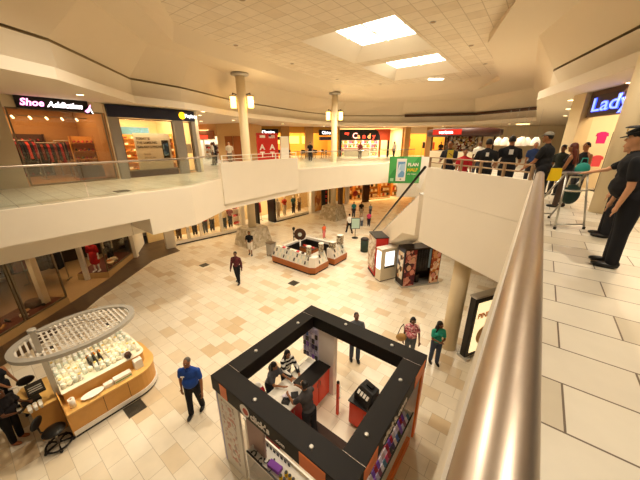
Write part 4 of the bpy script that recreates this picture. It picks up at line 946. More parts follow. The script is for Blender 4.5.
text('lettering','.com',.11,(1.83,-.003,KZ0+.09),(1,0,0),whl,kf,.003)
obj('logo_disc',MB().cyl((1.05,-.001,KZ0+.17),(1.05,-.006,KZ0+.17),.13,whl,n=24).cyl((1.08,-.0065,KZ0+.17),(1.08,-.008,KZ0+.17),.075,mat('logo_red','#C84A30',.5),n=18),kf)
text('lettering',"click's.com",.24,(W_+.003,1.0,KZ0+.09),(0,1,0),whl,kf,.003,bold=.006)
post = mat('post_white','#EADFD6',.4)
obj('corner_post',MB().box(.02,.04,.006,.1,.3,KZ0,post),kf)
obj('corner_post',MB().box(W_-.42,D_-.14,.006,W_-.06,D_-.02,KZ0,post),kf)
obj('corner_trim',MB().box(W_-.055,D_-.16,.006,W_-.01,D_-.01,KZ0,orangel),kf,label='orange corner edging')
obj('corner_post',MB().box(.55,D_-.36,.006,1.05,D_-.2,KZ0,post),kf)
obj('corner_post',MB().box(W_-.12,.03,.006,W_-.02,.13,KZ0,post),kf)
# graphic panel at the left
paper = patternmat('price_sheet_print',('#F2EAE0','#E8D8CC','#F4EEE6','#D8A89A','#F0E6DA','#C8B8B0'),14)
t = thing('price_board','tall white price panel hanging at the left front corner of the black kiosk frame','panel',(-4.27,2.15,.0065))
obj('panel',MB().box(0,0,0,.66,.05,2.04,white),t); obj('price_sheet',MB().box(.1,-.006,.25,.52,-.001,1.9,paper),t)
obj('edge_strip',MB().box(-.03,-.01,0,-.001,.05,2.04,mat('lavender_edge','#C4C2E4',.4)),t)
t = tag(obj('divider_board',MB().box(0,0,0,.5,.04,2.04,mat('mauve_panel','#A88A80',.5))),'brownish mauve panel beside the white price panel of the kiosk','panel'); t.location=(-3.6,2.42,.0065); t.rotation_euler=(0,0,.0)
t.location=(-3.6,2.3,.0065)
# phone display panel at the far corner
def product_panel(lab,loc,rz,w,z0,z1,cols,rows,n,palette,group,plab):
    t = thing('phone_case_board',lab,'display board',loc,rz)
    obj('backboard',MB().box(0,0,0,w,.05,z1-z0,mat('pale_lilac_board','#DAD4E6',.4)),t)
    for r in range(rows):
        for c in range(cols):
            x = w*(c+.5)/cols; z=(z1-z0)*(r+.5)/rows; m = palette[(r*2+c*3+r*c)%len(palette)]
            o = tag(obj('phone_case',MB().box(-.038,-.03,-.065,.038,-.003,.065,m)),plab,'phone case',group)
            o.location = (loc[0]+x*math.cos(rz), loc[1]+x*math.sin(rz), loc[2]+z); o.rotation_euler=(0,0,rz)
    return t
PC = [mat('case_%d'%i,c,.35) for i,c in enumerate(('#1C1A2A','#7A4AB0','#C03A6A','#2E5FA8','#E8E0EE','#3A2A5A','#B0A8C8','#A01830','#1A1A1A','#4A7A98','#C8B8B4','#8A4A68'))]
product_panel('lilac display panel of phone cases at the far left kiosk post',(-4.36,4.93,.98),0,.53,0,1.05,5,6,0,[PC[i_] for i_ in (0,1,6,5,8,4,6,3)],'phone cases on the far left panel','phone case hanging on the lilac panel at the far left kiosk post')
product_panel('purple display panel of phone cases inside the right kiosk post',(-1.62,4.95,.9),-1.1,.36,0,1.1,3,6,0,[PC[1],PC[4],PC[11],PC[1],PC[5]],'phone cases on the right panel','phone case hanging on the purple panel inside the right kiosk post')
# counters
def cabinet(lab,loc,rz,w,d,h,front,topm,ndoors,cat='cabinet',name='cabinet'):
    t = thing(name,lab,cat,loc,rz)
    obj('carcass',MB().box(0,.025,.06,w,d,h-.04,front),t); obj('plinth',MB().box(.03,.06,0,w-.03,d-.03,.06,black),t)
    obj('countertop',MB().box(-.02,-.02,h-.04,w+.02,d+.02,h,topm),t,.005)
    for i in range(ndoors):
        dr = obj('door',MB().box(w*i/ndoors+.012,0,.09,w*(i+1)/ndoors-.012,.024,h-.06,front),t,.004)
        obj('handle',MB().cyl((w*i/ndoors+(.06 if i%2 else w/ndoors-.06),-.012,h-.3),(w*i/ndoors+(.06 if i%2 else w/ndoors-.06),-.012,h-.16),.008,steel,n=8),dr)
    return t
cabinet('red cabinet with black top and two doors beside the far left kiosk post',(-3.45,3.98,.0065),PI/2,.98,.42,1.0,orange,black,2)
cabinet('red cabinet under the cluttered counter where the attendant works',(-3.45,2.95,.0065),PI/2,.98,.42,.95,mat('deep_red_laminate','#A81E1A',.4),white,2)
t = thing('display_counter','white glass-edged customer counter on the left side of the kiosk','counter',(-4.14,2.6,.0065))
obj('counter_body',MB().box(0,0,0,.24,2.3,.9,white),t); obj('countertop',MB().box(-.03,-.02,.9,.25,2.32,.945,mat('pale_counter','#E2DCCE',.25)),t); obj('glass_edge',MB().box(-.02,1.5,.945,.44,1.52,1.12,glass).box(-.02,1.52,.945,0,2.3,1.12,glass),t)
cabinet('orange-red cabinet with black top under the black receipt machine',(-2.55,4.52,.0065),0,.98,.5,.82,orange,black,2)
t = thing('receipt_machine','black machine with a row of white keys on the orange-red cabinet','machine',(-2.2,4.76,.828),-.25)
obj('machine_body',MB().add([(-.24,-.2,0),(.24,-.2,0),(.24,.2,0),(-.24,.2,0),(-.24,-.2,.2),(.24,-.2,.2),(.21,-.02,.36),(.21,.2,.4),(-.21,.2,.4),(-.21,-.02,.36)],[(0,3,2,1),(0,1,5,4),(4,5,6,9),(9,6,7,8),(1,2,7,6,5),(3,0,4,9,8),(2,3,8,7)],black),t,.015)
for i in range(4): obj('key',MB().add([(-.17+.09*i,-.165,.235),(-.11+.09*i,-.165,.235),(-.11+.09*i,-.1,.295),(-.17+.09*i,-.1,.295),(-.17+.09*i,-.175,.23),(-.11+.09*i,-.175,.23),(-.11+.09*i,-.105,.305),(-.17+.09*i,-.105,.305)],[(0,1,2,3),(7,6,5,4),(0,4,5,1),(1,5,6,2),(2,6,7,3),(3,7,4,0)],white),t)
obj('printer_slot',MB().box(-.08,.05,.385,.1,.15,.43,blackm),t)
t = thing('receipt_printer','small black device with pale papers right of the black receipt machine','device',(-1.78,4.78,.828),.1)
obj('printer_body',MB().box(-.12,-.16,0,.12,.16,.1,black),t,.008); obj('paper',MB().box(-.08,-.1,.101,.06,.08,.108,white),t)
t = thing('gate_post','slim orange gate post with black cap and clear panel at the kiosk entrance','post',(-2.92,4.58,.0065))
obj('post',MB().box(-.03,-.03,0,.03,.03,1.05,orange),t); obj('cap',MB().ball((0,0,1.08),(.04,.04,.05),black,12,8),t); obj('clear_panel',MB().box(.035,-.006,.1,.1,.006,1.0,glass),t); obj('latch',MB().cyl((.035,0,.6),(.06,0,.6),.025,steel,n=10),t)
t = thing('gate_post','slim dark red post with black cap inside the right side of the kiosk','post',(-1.72,5.1,.0065))
obj('post',MB().box(-.025,-.025,0,.025,.025,1.3,orange),t); obj('cap',MB().ball((0,0,1.33),(.035,.035,.045),black,12,8),t)
t = tag(obj('floor_mat',MB().box(0,0,0,1.35,.75,.012,mat('dark_brown_mat','#3A2A22',.85,noise=.1,nscale=30))),'dark brown floor mat inside the kiosk where the attendant stands','mat'); t.location=(-3.42,3.35,.001)
# display cases on the front and right sides
def display_case(lab,loc,rz,w,d,h,orange_kick=True):
    t = thing('display_case',lab,'display case',loc,rz)
    obj('base',MB().box(0,0,0,w,d,.25,orangel if orange_kick else white),t)
    obj('case_frame',MB().box(0,0,.25,.03,d,h,white).box(w-.03,0,.25,w,d,h,white).box(.03,d-.03,.25,w-.03,d,h,white).box(.03,0,h-.04,w-.03,.03,h,white),t)
    obj('tray',MB().box(.03,.03,h-.1,w-.03,d-.03,h-.085,mat('pale_tray','#D8D2C8',.4)),t); obj('shelf',MB().box(.03,.03,.5,w-.03,d-.03,.515,white),t)
    obj('front_glass',MB().box(.03,.006,.25,w-.03,.014,h-.045,glass),t); obj('top_edge',MB().box(0,0,h,w,.03,h+.012,black),t)
    return t
display_case('white display case with headsets and yellow cans at the front of the kiosk',(-3.47,2.13,.0065),0,1.75,.42,1.02,False)
display_case('white display case packed with phone cases along the right side of the kiosk',(-1.12,2.62,.0065),PI/2,2.35,.42,1.02)
yl = mat('yellow_can','#E8C41A',.4); pur = mat('purple_box','#7A2AA8',.45)
can=None
for i in range(10):
    x=-2.62+.09*(i%5)+.045*(i//5); y=2.24+.1*(i//5)
    if can is None:
        can=thing('yellow_can','yellow cylinder can with black lid in the front display case','can',(x,y,.929),0,'yellow cans in the front case'); obj('can_body',MB().cyl((0,0,0),(0,0,.1),.035,yl,n=14),can); obj('lid',MB().cyl((0,0,.1),(0,0,.115),.03,black,n=14),can)
    else: dup(can,(x,y,.929),0)
t = tag(obj('purple_box',MB().box(-.14,-.06,0,.14,.06,.1,pur)),'purple box lying beside the yellow cans in the front display case','box'); t.location=(-2.83,2.3,.929); t.rotation_euler=(0,0,.1)
hs0=None
for i in range(7):
    x,y=-3.36+.075*i,2.22+.07*(i%3); a=i*.8
    if hs0 is None:
        hs0=thing('headset','black wired headset lying in the front display case','headset',(x,y,.9305),a,'headsets in the front case')
        obj('headband',MB().tube([(.05*math.cos(k*PI/8),.05*math.sin(k*PI/8),.03) for k in range(9)],.009,black,6),hs0)
        for sx in (-.05,.05): obj('ear_cup',MB().ball((sx,0,.022),(.018,.022,.022),black,10,6),hs0)
    else: dup(hs0,(x,y,.9305),a)
for i in range(8):
    o=tag(obj('hook_card',MB().box(-.03,-.004,0,.03,.004,.09,black)),'small black accessory card along the back of the front display case','card','accessory cards in the front case'); o.location=(-3.35+.1*i,2.49,.929)
pcm=[]
for i in range(12): pcm.append(None)
k=0
for i in range(22):
    for j in range(4):
        m=(i*5+j*7+(i*j)%3)%12
        o = obj('phone_case',MB().add([(-.04,-.035,0),(.04,-.035,0),(.04,.0,0),(-.04,.0,0),(-.04,.03,.12),(.04,.03,.12),(.04,.045,.11),(-.04,.045,.11)],[(0,3,2,1),(4,5,6,7),(0,1,5,4),(2,3,7,6),(1,2,6,5),(3,0,4,7)],PC[m])) if pcm[m] is None else pcm[m].copy()
        if pcm[m] is None: pcm[m]=o
        else: COL.objects.link(o)
        tag(o,'colourful phone case standing in the right display case','phone case','phone cases in the right case')
        o.location=(-1.19-.085*j,2.72+.1*i,.929); o.rotation_euler=(0,0,PI/2)
for i in range(9):
    o=tag(obj('accessory_box',MB().box(-.09,-.09,0,.09,.09,.22,[white,PC[6],coral][i%3])),'small accessory box on the lower shelf of the right display case','box','boxes on the lower shelf of the right case'); o.location=(-1.3,2.8+.24*i,.5225)
# things on the customer counter
for i,(x,y,a) in enumerate(((-4.03,3.25,.3),(-4.02,3.95,-.2),(-4.03,4.6,.1))):
    o=tag(obj('sheet_of_paper',MB().box(-.11,-.15,0,.11,.15,.004,white)),['sheet of paper on the counter nearest the front beam','sheet of paper on the counter between the two women','sheet of paper in front of the woman in stripes'][i],'paper'); o.location=(x,y,.9525); o.rotation_euler=(0,0,a)
for i,(x,y,m) in enumerate(((-3.6,3.2,PC[4]),(-3.65,3.45,black),(-3.6,3.7,PC[8]),(-3.72,3.55,PC[4]))):
    o=tag(obj('plastic_tray',MB().box(-.09,-.07,0,.09,.07,.07,m)),['pale plastic box nearest the front on the work counter','black box on the work counter','small black box farther along the work counter','pale box beside the black one on the work counter'][i],'box'); o.location=(x,y,.9575); o.rotation_euler=(0,0,.4*i)

# ------------------------------------------------------------------ cosmetics cart with the oval canopy
ct = thing('retail_cart','honey wood cosmetics cart with a rounded end under the oval canopy','cart',(-8.55,.2,0))
def rr(x0,x1,y0,y1,r,n=8):
    P=[(x0,y0),(x1,y0)]
    for i in range(n+1): a=PI/2*i/n; P.append((x1-r+r*math.cos(a),y1-r+r*math.sin(a)))
    for i in range(n+1): a=PI/2+PI/2*i/n; P.append((x0+r+r*math.cos(a),y1-r+r*math.sin(a)))
    return P
obj('kick_strip',MB().prism(rr(-.93,.93,.02,2.1,.62),.0,.08,black),ct)
obj('base_band',MB().prism(rr(-.96,.96,0,2.13,.65),.08,.2,white),ct)
obj('cart_body',MB().prism(rr(-.93,.93,0,2.1,.62),.2,.72,wood),ct)
obj('lower_counter',MB().prism(rr(-.96,.96,-.01,2.13,.65),.72,.76,mat('light_maple_top','#E2B468',.35,noise=.1,nscale=6)),ct)
obj('upper_case',MB().prism(rr(-.9,.56,.08,1.9,.2),.76,1.08,wood),ct)
obj('upper_top',MB().prism(rr(-.92,.58,.06,1.92,.2),1.08,1.1,mat('pale_top','#F0E6CE',.35)),ct)
for y in (.7,1.25): obj('panel_joint',MB().box(.931,y-.005,.22,.934,y+.005,.71,brown),ct)
obj('end_panel',MB().box(-.2,-.02,.1,.94,-.001,1.08,wood),ct)
obj('end_cabinet',MB().box(-.62,-.5,.02,.42,-.03,.94,wood),ct); obj('end_counter',MB().prism([(-.66,-.5),(-.5,-.6),(.3,-.6),(.46,-.5),(.46,-.03),(-.66,-.03)],.94,.97,mat('light_maple_top','#E2B468',.35)),ct)
cano = thing('oval_canopy','grey oval lattice canopy held over the cosmetics cart by a metal mast','canopy',(-8.45,.95,0))
pts=[]; N=56; AX,AY=.76,1.13
ring_=MB()
for i in range(N):
    a0,a1=2*PI*i/N,2*PI*(i+1)/N
    def P_(a,k,z): return ((AX+k)*math.cos(a),(AY+k)*math.sin(a),z)
    for (k0,z0,k1,z1) in ((0,2.34,.13,2.34),(.13,2.34,.13,2.25),(.13,2.25,0,2.25),(0,2.25,0,2.34)):
        ring_.quad(P_(a0,k0,z0),P_(a0,k1,z1),P_(a1,k1,z1),P_(a1,k0,z0),galv)
obj('canopy_rim',ring_,cano)
lat=MB()
for i in range(-11,12):
    y=i*.1
    w=AX*math.sqrt(max(0,1-(y/AY)**2))
    if w>.05: lat.box(-w,y-.02,2.285,w,y+.02,2.3,mat('pale_lattice','#D8D0C2',.5))
obj('slat_run',lat,cano)
la2=MB()
for i in range(-3,4):
    x=i*.2; w=min(.78,AY*math.sqrt(max(0,1-(x/AX)**2)))
    la2.box(x-.014,-w,2.301,x+.014,w,2.313,mat('pale_lattice','#D8D0C2',.5))
obj('cross_bar',la2,cano)
for y in (-.8,0,.8): obj('rib',MB().box(-AX*math.sqrt(1-(y/AY)**2)-.02,y-.03,2.25,AX*math.sqrt(1-(y/AY)**2)+.02,y+.03,2.284,galv),cano)
obj('mast',MB().box(.17,-.79,.98,.27,-.69,2.8,galv),cano); obj('mast_cap',MB().cyl((.22,-.74,2.8),(.22,-.74,2.88),.075,galv,n=16),cano)
obj('mast_arm',MB().cyl((.22,-.74,2.36),(-.35,-.74,2.36),.025,galv).cyl((.22,-.74,2.78),(0,.6,2.33),.009,steel,n=8).cyl((.22,-.74,2.78),(-.3,.4,2.33),.009,steel,n=8),cano)
for i,y in enumerate((.95-.55,.95,.95+.55)):
    l=D.lights.new('cart_lamp','SPOT'); l.energy=26; l.color=(1,.86,.6); l.spot_size=2.0; l.spot_blend=.6; l.shadow_soft_size=.04; lo=D.objects.new('cart_lamp_beam',l); COL.objects.link(lo); lo.location=(-8.2,y,2.2)
    t=tag(obj('cart_lamp',MB().cyl((0,0,0),(0,0,.05),.05,black,n=12).cyl((0,0,-.008),(0,0,0),.042,lampw,n=12)),'small lamp under the oval canopy above the cart, %s of three' % ['nearest the mast','middle','farthest from the mast'][i],'lamp'); t.location=(-8.2,y,2.235 if i!=1 else 2.2)
# goods on the cart
gm=[mat('jar_cream','#F6EDD2',.35),mat('jar_white','#F8F4EA',.35),mat('jar_glass','#DCE2D4',.1),mat('jar_gold','#E8C878',.35),mat('bottle_dark','#3A342C',.3),mat('bottle_amber','#D88A20',.25)]
def jar(m,r,h,lidm):
    t=thing('cosmetic_jar','small pale jar among the goods on top of the cosmetics cart','jar',(0,0,0),0,'jars on the cart top')
    obj('jar_body',MB().lathe((0,0,0),[(r*.9,0),(r,.01),(r,h*.75),(r*.7,h*.85)],m,12),t); obj('lid',MB().cyl((0,0,h*.85),(0,0,h),r*.72,lidm,n=12),t); return t
protos=[jar(gm[0],.056,.13,gm[1]),jar(gm[1],.045,.2,gm[3]),jar(gm[2],.05,.16,gm[1]),jar(gm[0],.062,.1,gm[0])]
used=[0]*4; rnd=random.Random(3)
for i in range(9):
    for j in range(15):
        x=-9.38+.15*i+rnd.uniform(-.02,.02); y=.34+.118*j+rnd.uniform(-.015,.015)
        if .85<y<1.35 and -8.75<x<-8.35: continue
        q=rnd.randrange(4)
        if rnd.random()<.1: continue
        if not used[q]: protos[q].location=(x,y,1.1005); used[q]=1
        else: dup(protos[q],(x,y,1.1005),0)
db=None
for i in range(4):
    for j in range(3):
        loc=(-8.68+.09*i,.98+.12*j,1.1005)
        if db is None:
            db=thing('dark_bottle','dark slim bottle in the cluster in the middle of the cart top','bottle',loc,0,'dark bottles on the cart top'); obj('bottle_body',MB().lathe((0,0,0),[(.03,0),(.03,.16),(.012,.2),(.012,.23)],gm[4],12),db); obj('cap',MB().cyl((0,0,.23),(0,0,.26),.016,steel,n=10),db)
        else: dup(db,loc,0)
for i in range(3):
    t=thing('amber_bottle',['nearest','middle','farthest'][i]+' of the three amber bottles behind the dark bottles on the cart','bottle',(-8.8-.02*i,1.0+.13*i,1.1005)); obj('bottle_body',MB().lathe((0,0,0),[(.045,0),(.045,.14),(.02,.18),(.02,.2)],gm[5],12),t); obj('cap',MB().cyl((0,0,.2),(0,0,.23),.024,gm[1],n=10),t)
t=tag(obj('oval_dish',MB().lathe((0,0,0),[(.1,0),(.2,.04),(.22,.06)],gm[1],24)),'white oval dish on the lower counter of the cart','dish'); t.location=(-7.8,.76,.7605); t.scale=(.62,1.1,1)
t=thing('paper_roll','white paper roll standing at the left end of the cart counter','paper roll',(-7.78,.36,.7605)); obj('roll',MB().cyl((0,0,0),(0,0,.24),.065,white,n=20),t); obj('core',MB().cyl((0,0,.2405),(0,0,.243),.02,woodd,n=12),t)
t=thing('tissue_box','white box with a green stripe on the lower cart counter','box',(-7.8,1.42,.7605)); obj('box',MB().box(-.08,-.2,0,.08,.2,.13,white),t); obj('stripe',MB().box(.0805,-.19,.03,.083,.19,.06,mat('green_stripe','#7AA83A',.5)),t)
t=tag(obj('small_white_box',MB().box(-.07,-.1,0,.07,.1,.1,white)),'small white box left of the green-striped box on the cart counter','box'); t.location=(-7.82,1.1,.7605)
t=tag(obj('carton',MB().box(-.1,-.1,0,.1,.1,.27,white)),'white square canister at the rounded end of the cart','canister'); t.location=(-7.92,1.85,.7605)
t=thing('coffee_pot','dark round pot at the rounded end of the cart top','pot',(-8.08,1.72,1.1005)); obj('pot_body',MB().lathe((0,0,0),[(.06,0),(.09,.06),(.07,.14),(.05,.16)],brown,16),t); obj('handle',MB().tube([(.07,0,.12),(.13,0,.1),(.13,0,.04),(.08,0,.03)],.012,black,6),t)
t=thing('cash_register','black cash register on the end counter of the cosmetics cart','cash register',(-8.78,-.09,.9705),PI/2)
obj('register_body',MB().add([(-.16,-.14,0),(.16,-.14,0),(.16,.22,0),(-.16,.22,0),(-.16,-.14,.06),(.16,-.14,.06),(.16,.08,.14),(.16,.22,.15),(-.16,.22,.15),(-.16,.08,.14)],[(0,3,2,1),(0,1,5,4),(4,5,6,9),(9,6,7,8),(1,2,7,6,5),(3,0,4,9,8),(2,3,8,7)],black),t,.01)
for i in range(3): obj('key_row',MB().box(-.12,-.1+.06*i,.082+.022*i,.12,-.07+.06*i,.095+.022*i,galv),t)
t=tag(obj('card_terminal',MB().box(-.09,-.16,0,.09,.16,.07,black)),'black tray beside the cash register on the cart end','device'); t.location=(-8.45,-.22,.9705); t.rotation_euler=(0,0,.1)
cup=None
for i in range(9):
    loc=(-8.22+.075*(i%3),-.05-.09*(i//3)-.3+.25,.9705)
    if cup is None: cup=tag(obj('foam_cup',MB().lathe((0,0,0),[(.025,0),(.035,.09),(.037,.1)],gm[1],12)),'white foam cup in the cluster at the end of the cart','cup','foam cups at the cart end'); cup.location=loc
    else: c=cup.copy(); COL.objects.link(c); c.location=loc
def office_chair(lab,loc,rz):
    t=thing('office_chair',lab,'chair',loc,rz)
    b=MB()
    for k in range(5):
        a=2*PI*k/5; b.add([(.0,0,.07),(0,0,.12)]+[(.27*math.cos(a)+.02*math.sin(a)*s,.27*math.sin(a)-.02*math.cos(a)*s,z) for s in (-1,1) for z in (.05,.085)],[(0,2,3,1),(1,5,4,0),(2,4,5,3),(0,4,2),(1,3,5)],black)
    obj('star_base',b,t); obj('foot_ring',MB().tube([(.24*math.cos(2*PI*k/20),.24*math.sin(2*PI*k/20),.07) for k in range(20)],.022,black,8,True),t)
    for k in range(5):
        a=2*PI*k/5; obj('castor',MB().ball((.26*math.cos(a),.26*math.sin(a),.035),(.035,.035,.034),black,10,8),t)
    obj('column',MB().cyl((0,0,.1),(0,0,.44),.028,steel),t); obj('seat',MB().ball((0,0,.48),(.22,.22,.05),black,20,8),t)
    obj('backrest',MB().ball((0,.26,.78),(.18,.035,.13),black,20,10),t); obj('back_stem',MB().tube([(0,.1,.45),(0,.26,.48),(0,.27,.7)],.018,black,8),t)
    return t
office_chair('black office chair with oval backrest at the near end of the cosmetics cart',(-7.72,-.08,.001),PI*.78)
office_chair('black chair partly hidden behind the end cabinet of the cosmetics cart',(-9.5,-.2,.001),PI/2)

# ------------------------------------------------------------------ jewellery kiosk in the middle
print_w = patternmat('jewellery_cards',('#F2ECD8','#2A241E','#E8E0C8','#F6F0E0','#5A5040','#EFE6CC','#C8BCA0'),11)
def jewel_counter(lab,p,q,d,h=1.0):
    f=Frame(p,q); t=thing('jewellery_counter',lab,'counter'); f.put(t,0,0,.0005); L=f.L
    obj('kick_strip',MB().box(.02,.03,0,L-.02,d-.02,.1,black),t); obj('wood_base',MB().box(0,0,.1,L,d,.42,woodd),t)
    obj('display_back',MB().add([(.02,.04,.42),(L-.02,.04,.42),(L-.02,.3,h-.02),(.02,.3,h-.02),(.02,d-.02,h-.02),(L-.02,d-.02,h-.02),(.02,d-.02,.42),(L-.02,d-.02,.42)],[(0,1,2,3),(3,2,5,4),(4,5,7,6),(0,3,4,6),(1,7,5,2),(0,6,7,1)],white),t)
    obj('front_glass',MB().box(0,0,.42,L,.012,h,glass),t); obj('glass_top',MB().box(0,.012,h-.012,L,d,h,glass),t)
    for i in range(int(L/.16)):
        for r in range(2):
            x=.1+.16*i; y=.1+.1*r; z=.5+.24*r
            o=tag(obj('jewellery_card',MB().add([(-.05,0,0),(.05,0,0),(.05,.075,.17),(-.05,.075,.17),(-.05,-.006,.004),(.05,-.006,.004),(.05,.069,.174),(-.05,.069,.174)],[(0,1,2,3),(7,6,5,4),(0,4,5,1),(2,6,7,3),(1,5,6,2),(3,7,4,0)],black if (i*2+r*3)%5==0 else gm[0] if (i+r)%2 else gm[2])),'jewellery display card behind the glass of the island kiosk','card','jewellery cards in the island kiosk')
            f.put(o,x,y-.05,z+.012)
    return t
jewel_counter('long front counter of the jewellery kiosk with glass display and wooden base',(-11.55,10.42),(-8.72,10.42),.55)
jewel_counter('short angled corner and side counter of the jewellery kiosk at its right end',(-8.42,10.98),(-8.42,11.85),.55)
jewel_counter('separate right counter of the jewellery kiosk beyond the gap',(-8.25,12.2),(-8.25,13.55),.6)
jewel_counter('back counter of the jewellery kiosk facing the far shops',(-8.95,13.6),(-11.55,13.6),.5)
jewel_counter('left counter of the jewellery kiosk',(-11.55,13.05),(-11.55,11.0),.5)
t=tag(obj('corner_infill',MB().prism([(-.0,0),(.3,.2),(.3,.55),(0,.55)],.1,.42,woodd).prism([(0,0.02),(.28,.2),(.28,.53),(0,.53)],.42,.99,white).prism([(0.02,.03),(.27,.21),(.27,.5),(0.02,.5)],0,.1,black)),'chamfered corner unit of the jewellery kiosk','counter'); t.location=(-8.718,10.42,.0005)
inn=mat('black_inner_panel','#1A1512',.5)
t=tag(obj('kiosk_lining',MB().box(0,0,0,2.1,.03,.9,inn).box(0,.03,0,.03,1.9,.9,inn).box(.03,1.87,0,2.1,1.9,.9,inn)),'black inner lining of the jewellery kiosk','panel'); t.location=(-11.0,11.05,.001)
t=tag(obj('floor_mat',MB().box(0,0,0,1.8,1.7,.01,black)),'black mat on the floor inside the jewellery kiosk','mat'); t.location=(-10.9,11.1,.0005)
t=thing('disc_display','tall stand with a round dark disc of earrings inside the jewellery kiosk','display stand',(-10.6,11.9,.011))
obj('pole',MB().cyl((0,0,0),(0,0,1.25),.04,white),t); obj('foot',MB().cyl((0,0,0),(0,0,.02),.2,white),t)
obj('disc',MB().cyl((.02,-.03,1.55),(-.02,.03,1.55),.36,brown,n=28),t); obj('disc_centre',MB().cyl((.024,-.036,1.55),(.02,-.03,1.55),.12,gm[2],n=20),t)
def carousel(lab,x,y,z,m):
    t=thing('display_carousel',lab,'display stand',(x,y,z))
    obj('carousel_body',MB().cyl((0,0,.05),(0,0,.5),.14,m,n=10,smooth=False),t); obj('base',MB().cyl((0,0,0),(0,0,.05),.17,galv,n=16),t); obj('top_cap',MB().lathe((0,0,.5),[(.15,0),(.15,.03),(.06,.06)],white,16),t)
cpat=patternmat('carousel_goods',('#B8A888','#8A7A60','#D8CCB0','#6A5A48'),16)
carousel('round display carousel on the front counter of the jewellery kiosk',-8.95,10.72,1.001,cpat); carousel('round grey display carousel at the right side of the jewellery kiosk',-8.7,11.5,1.001,cpat)
for i,(x,y,h,lab) in enumerate(((-8.6,12.45,.35,'nearer square card rack on the separate right counter'),(-8.6,13.25,.55,'taller square card rack on the separate right counter'))):
    t=thing('card_rack',lab,'display stand',(x,y,1.001)); obj('rack_body',MB().box(-.15,-.15,0,.15,.15,h,cpat),t); obj('rack_top',MB().box(-.16,-.16,h,.16,.16,h+.02,white),t)
t=thing('brown_bin','brown wooden work counter with red goods inside the jewellery kiosk','counter',(-9.75,11.7,.011)); obj('counter_body',MB().box(-.5,-.25,0,.5,.25,.95,woodd),t); obj('counter_top',MB().box(-.5,-.25,.95,.5,.25,.98,brown),t)
for i in range(5):
    o=tag(obj('red_pouch',MB().box(-.05,-.05,0,.05,.05,.08,[redp,coral,gm[0]][i%3])),'small pouch on the work counter inside the jewellery kiosk','pouch','pouches in the jewellery kiosk'); o.location=(-10.1+.17*i,11.7,.9915)
for i in range(6):
    o=tag(obj('trinket_box',MB().box(-.08,-.06,0,.08,.06,.05,[gm[0],coral,brown][i%3])),'trinket box on the glass top of the front jewellery counter','box','trinket boxes on the front jewellery counter'); o.location=(-11.2+.36*i,10.75,1.001)
t=thing('sunglasses_rack','small grey rack standing left of the jewellery kiosk','rack',(-12.35,11.1,.0005)); obj('rack_body',MB().box(-.22,-.2,.1,.22,.2,.85,galv),t); obj('rack_top',MB().box(-.25,-.22,.85,.25,.22,.89,steel),t)
for sx in (-.18,.18):
    for sy in (-.16,.16): obj('leg',MB().cyl((sx,sy,0),(sx,sy,.1),.02,black,n=8),t)
t=thing('earring_stand','black stand of pale earring cards behind the jewellery kiosk','display stand',(-12.6,13.5,.0005)); obj('pole',MB().cyl((0,0,0),(0,0,1.05),.05,black),t); obj('foot',MB().cyl((0,0,0),(0,0,.03),.2,black),t); obj('head',MB().ball((0,0,1.15),(.1,.1,.13),black,14,10),t)
for i in range(3): obj('card',MB().cbox((.06,-.05,.45+.25*i),(.12,.03,.1),gm[1],-.6),t)

# ------------------------------------------------------------------ machines by the escalator
f=Frame((-6.64,13.13),(-5.85,12.33))
t=thing('vending_machine','red and black vending machine with a glass front at the foot of the escalator','vending machine'); f.put(t,0,0,.0005)
obj('cabinet',MB().box(0,.06,.06,f.L,.7,2.15,redp),t,.015); obj('top_panel',MB().box(-.01,-.0,2.15,f.L+.01,.71,2.2,black),t); obj('glass_front',MB().box(.06,.0,.3,f.L-.06,.055,2.1,patternmat('vending_goods',('#E8DCC8','#D8C8B0','#C8A890','#F0E8DC','#B89880'),7)),t); obj('kick_plate',MB().box(.03,.03,0,f.L-.03,.68,.06,black),t)
f=Frame((-5.3,12.0),(-4.82,12.96))
t=thing('ticket_kiosk','cream machine with two white lit screens beside the red vending machine','machine'); f.put(t,0,0,.0005)
scr=glow('white_screen','#FFFFFF',1.6)
obj('cabinet',MB().box(0,0,.05,f.L,.42,1.75,cream),t,.015); obj('plinth',MB().box(.03,.03,0,f.L-.03,.4,.05,brown),t); obj('screen',MB().box(.25,-.012,.85,.8,-.001,1.6,scr),t); obj('slot',MB().box(.2,-.03,.74,.85,-.001,.8,black),t); obj('side_screen',MB().box(-.012,.05,.7,-.001,.37,1.65,scr),t); obj('hood',MB().box(-.02,-.02,1.75,f.L+.02,.44,1.8,white),t)
f=Frame((-4.16,12.12),(-2.9,13.72))
t=thing('photo_booth','dark photo booth with portrait panels and a black curtain under the escalator','photo booth'); f.put(t,0,0,.0005); L=f.L
bz=mat('booth_dark_brown','#2E2018',.4)
obj('cabinet',MB().box(0,.05,.08,.06,.7,2.0,bz).box(L-.06,.05,.08,L,.7,2.0,bz).box(.06,.62,.08,L-.06,.7,2.0,bz).box(0,.0,1.95,L,.7,2.03,bz),t); obj('plinth',MB().box(-.03,-.03,0,L+.03,.72,.08,galv),t)
fm_=lambda n,c: patternmat(n,c,5.5)
def portrait_panel(x0,x1,z0,z1,m,faces,lab):
    p=obj('portrait_panel',MB().box(x0,.0,z0,x1,.05,z1,m),t,label=lab)
    for (x,z,r,sk) in faces:
        obj('portrait',MB().ball((x,-.003,z),(r,.006,r*1.3),sk,16,10).ball((x,.0,z+r*.55),(r*1.1,.005,r*.95),hair_b,16,10),p)
pk=mat('portrait_pink','#D8907A',.5); pk2=mat('portrait_tan','#E0AE8C',.5)
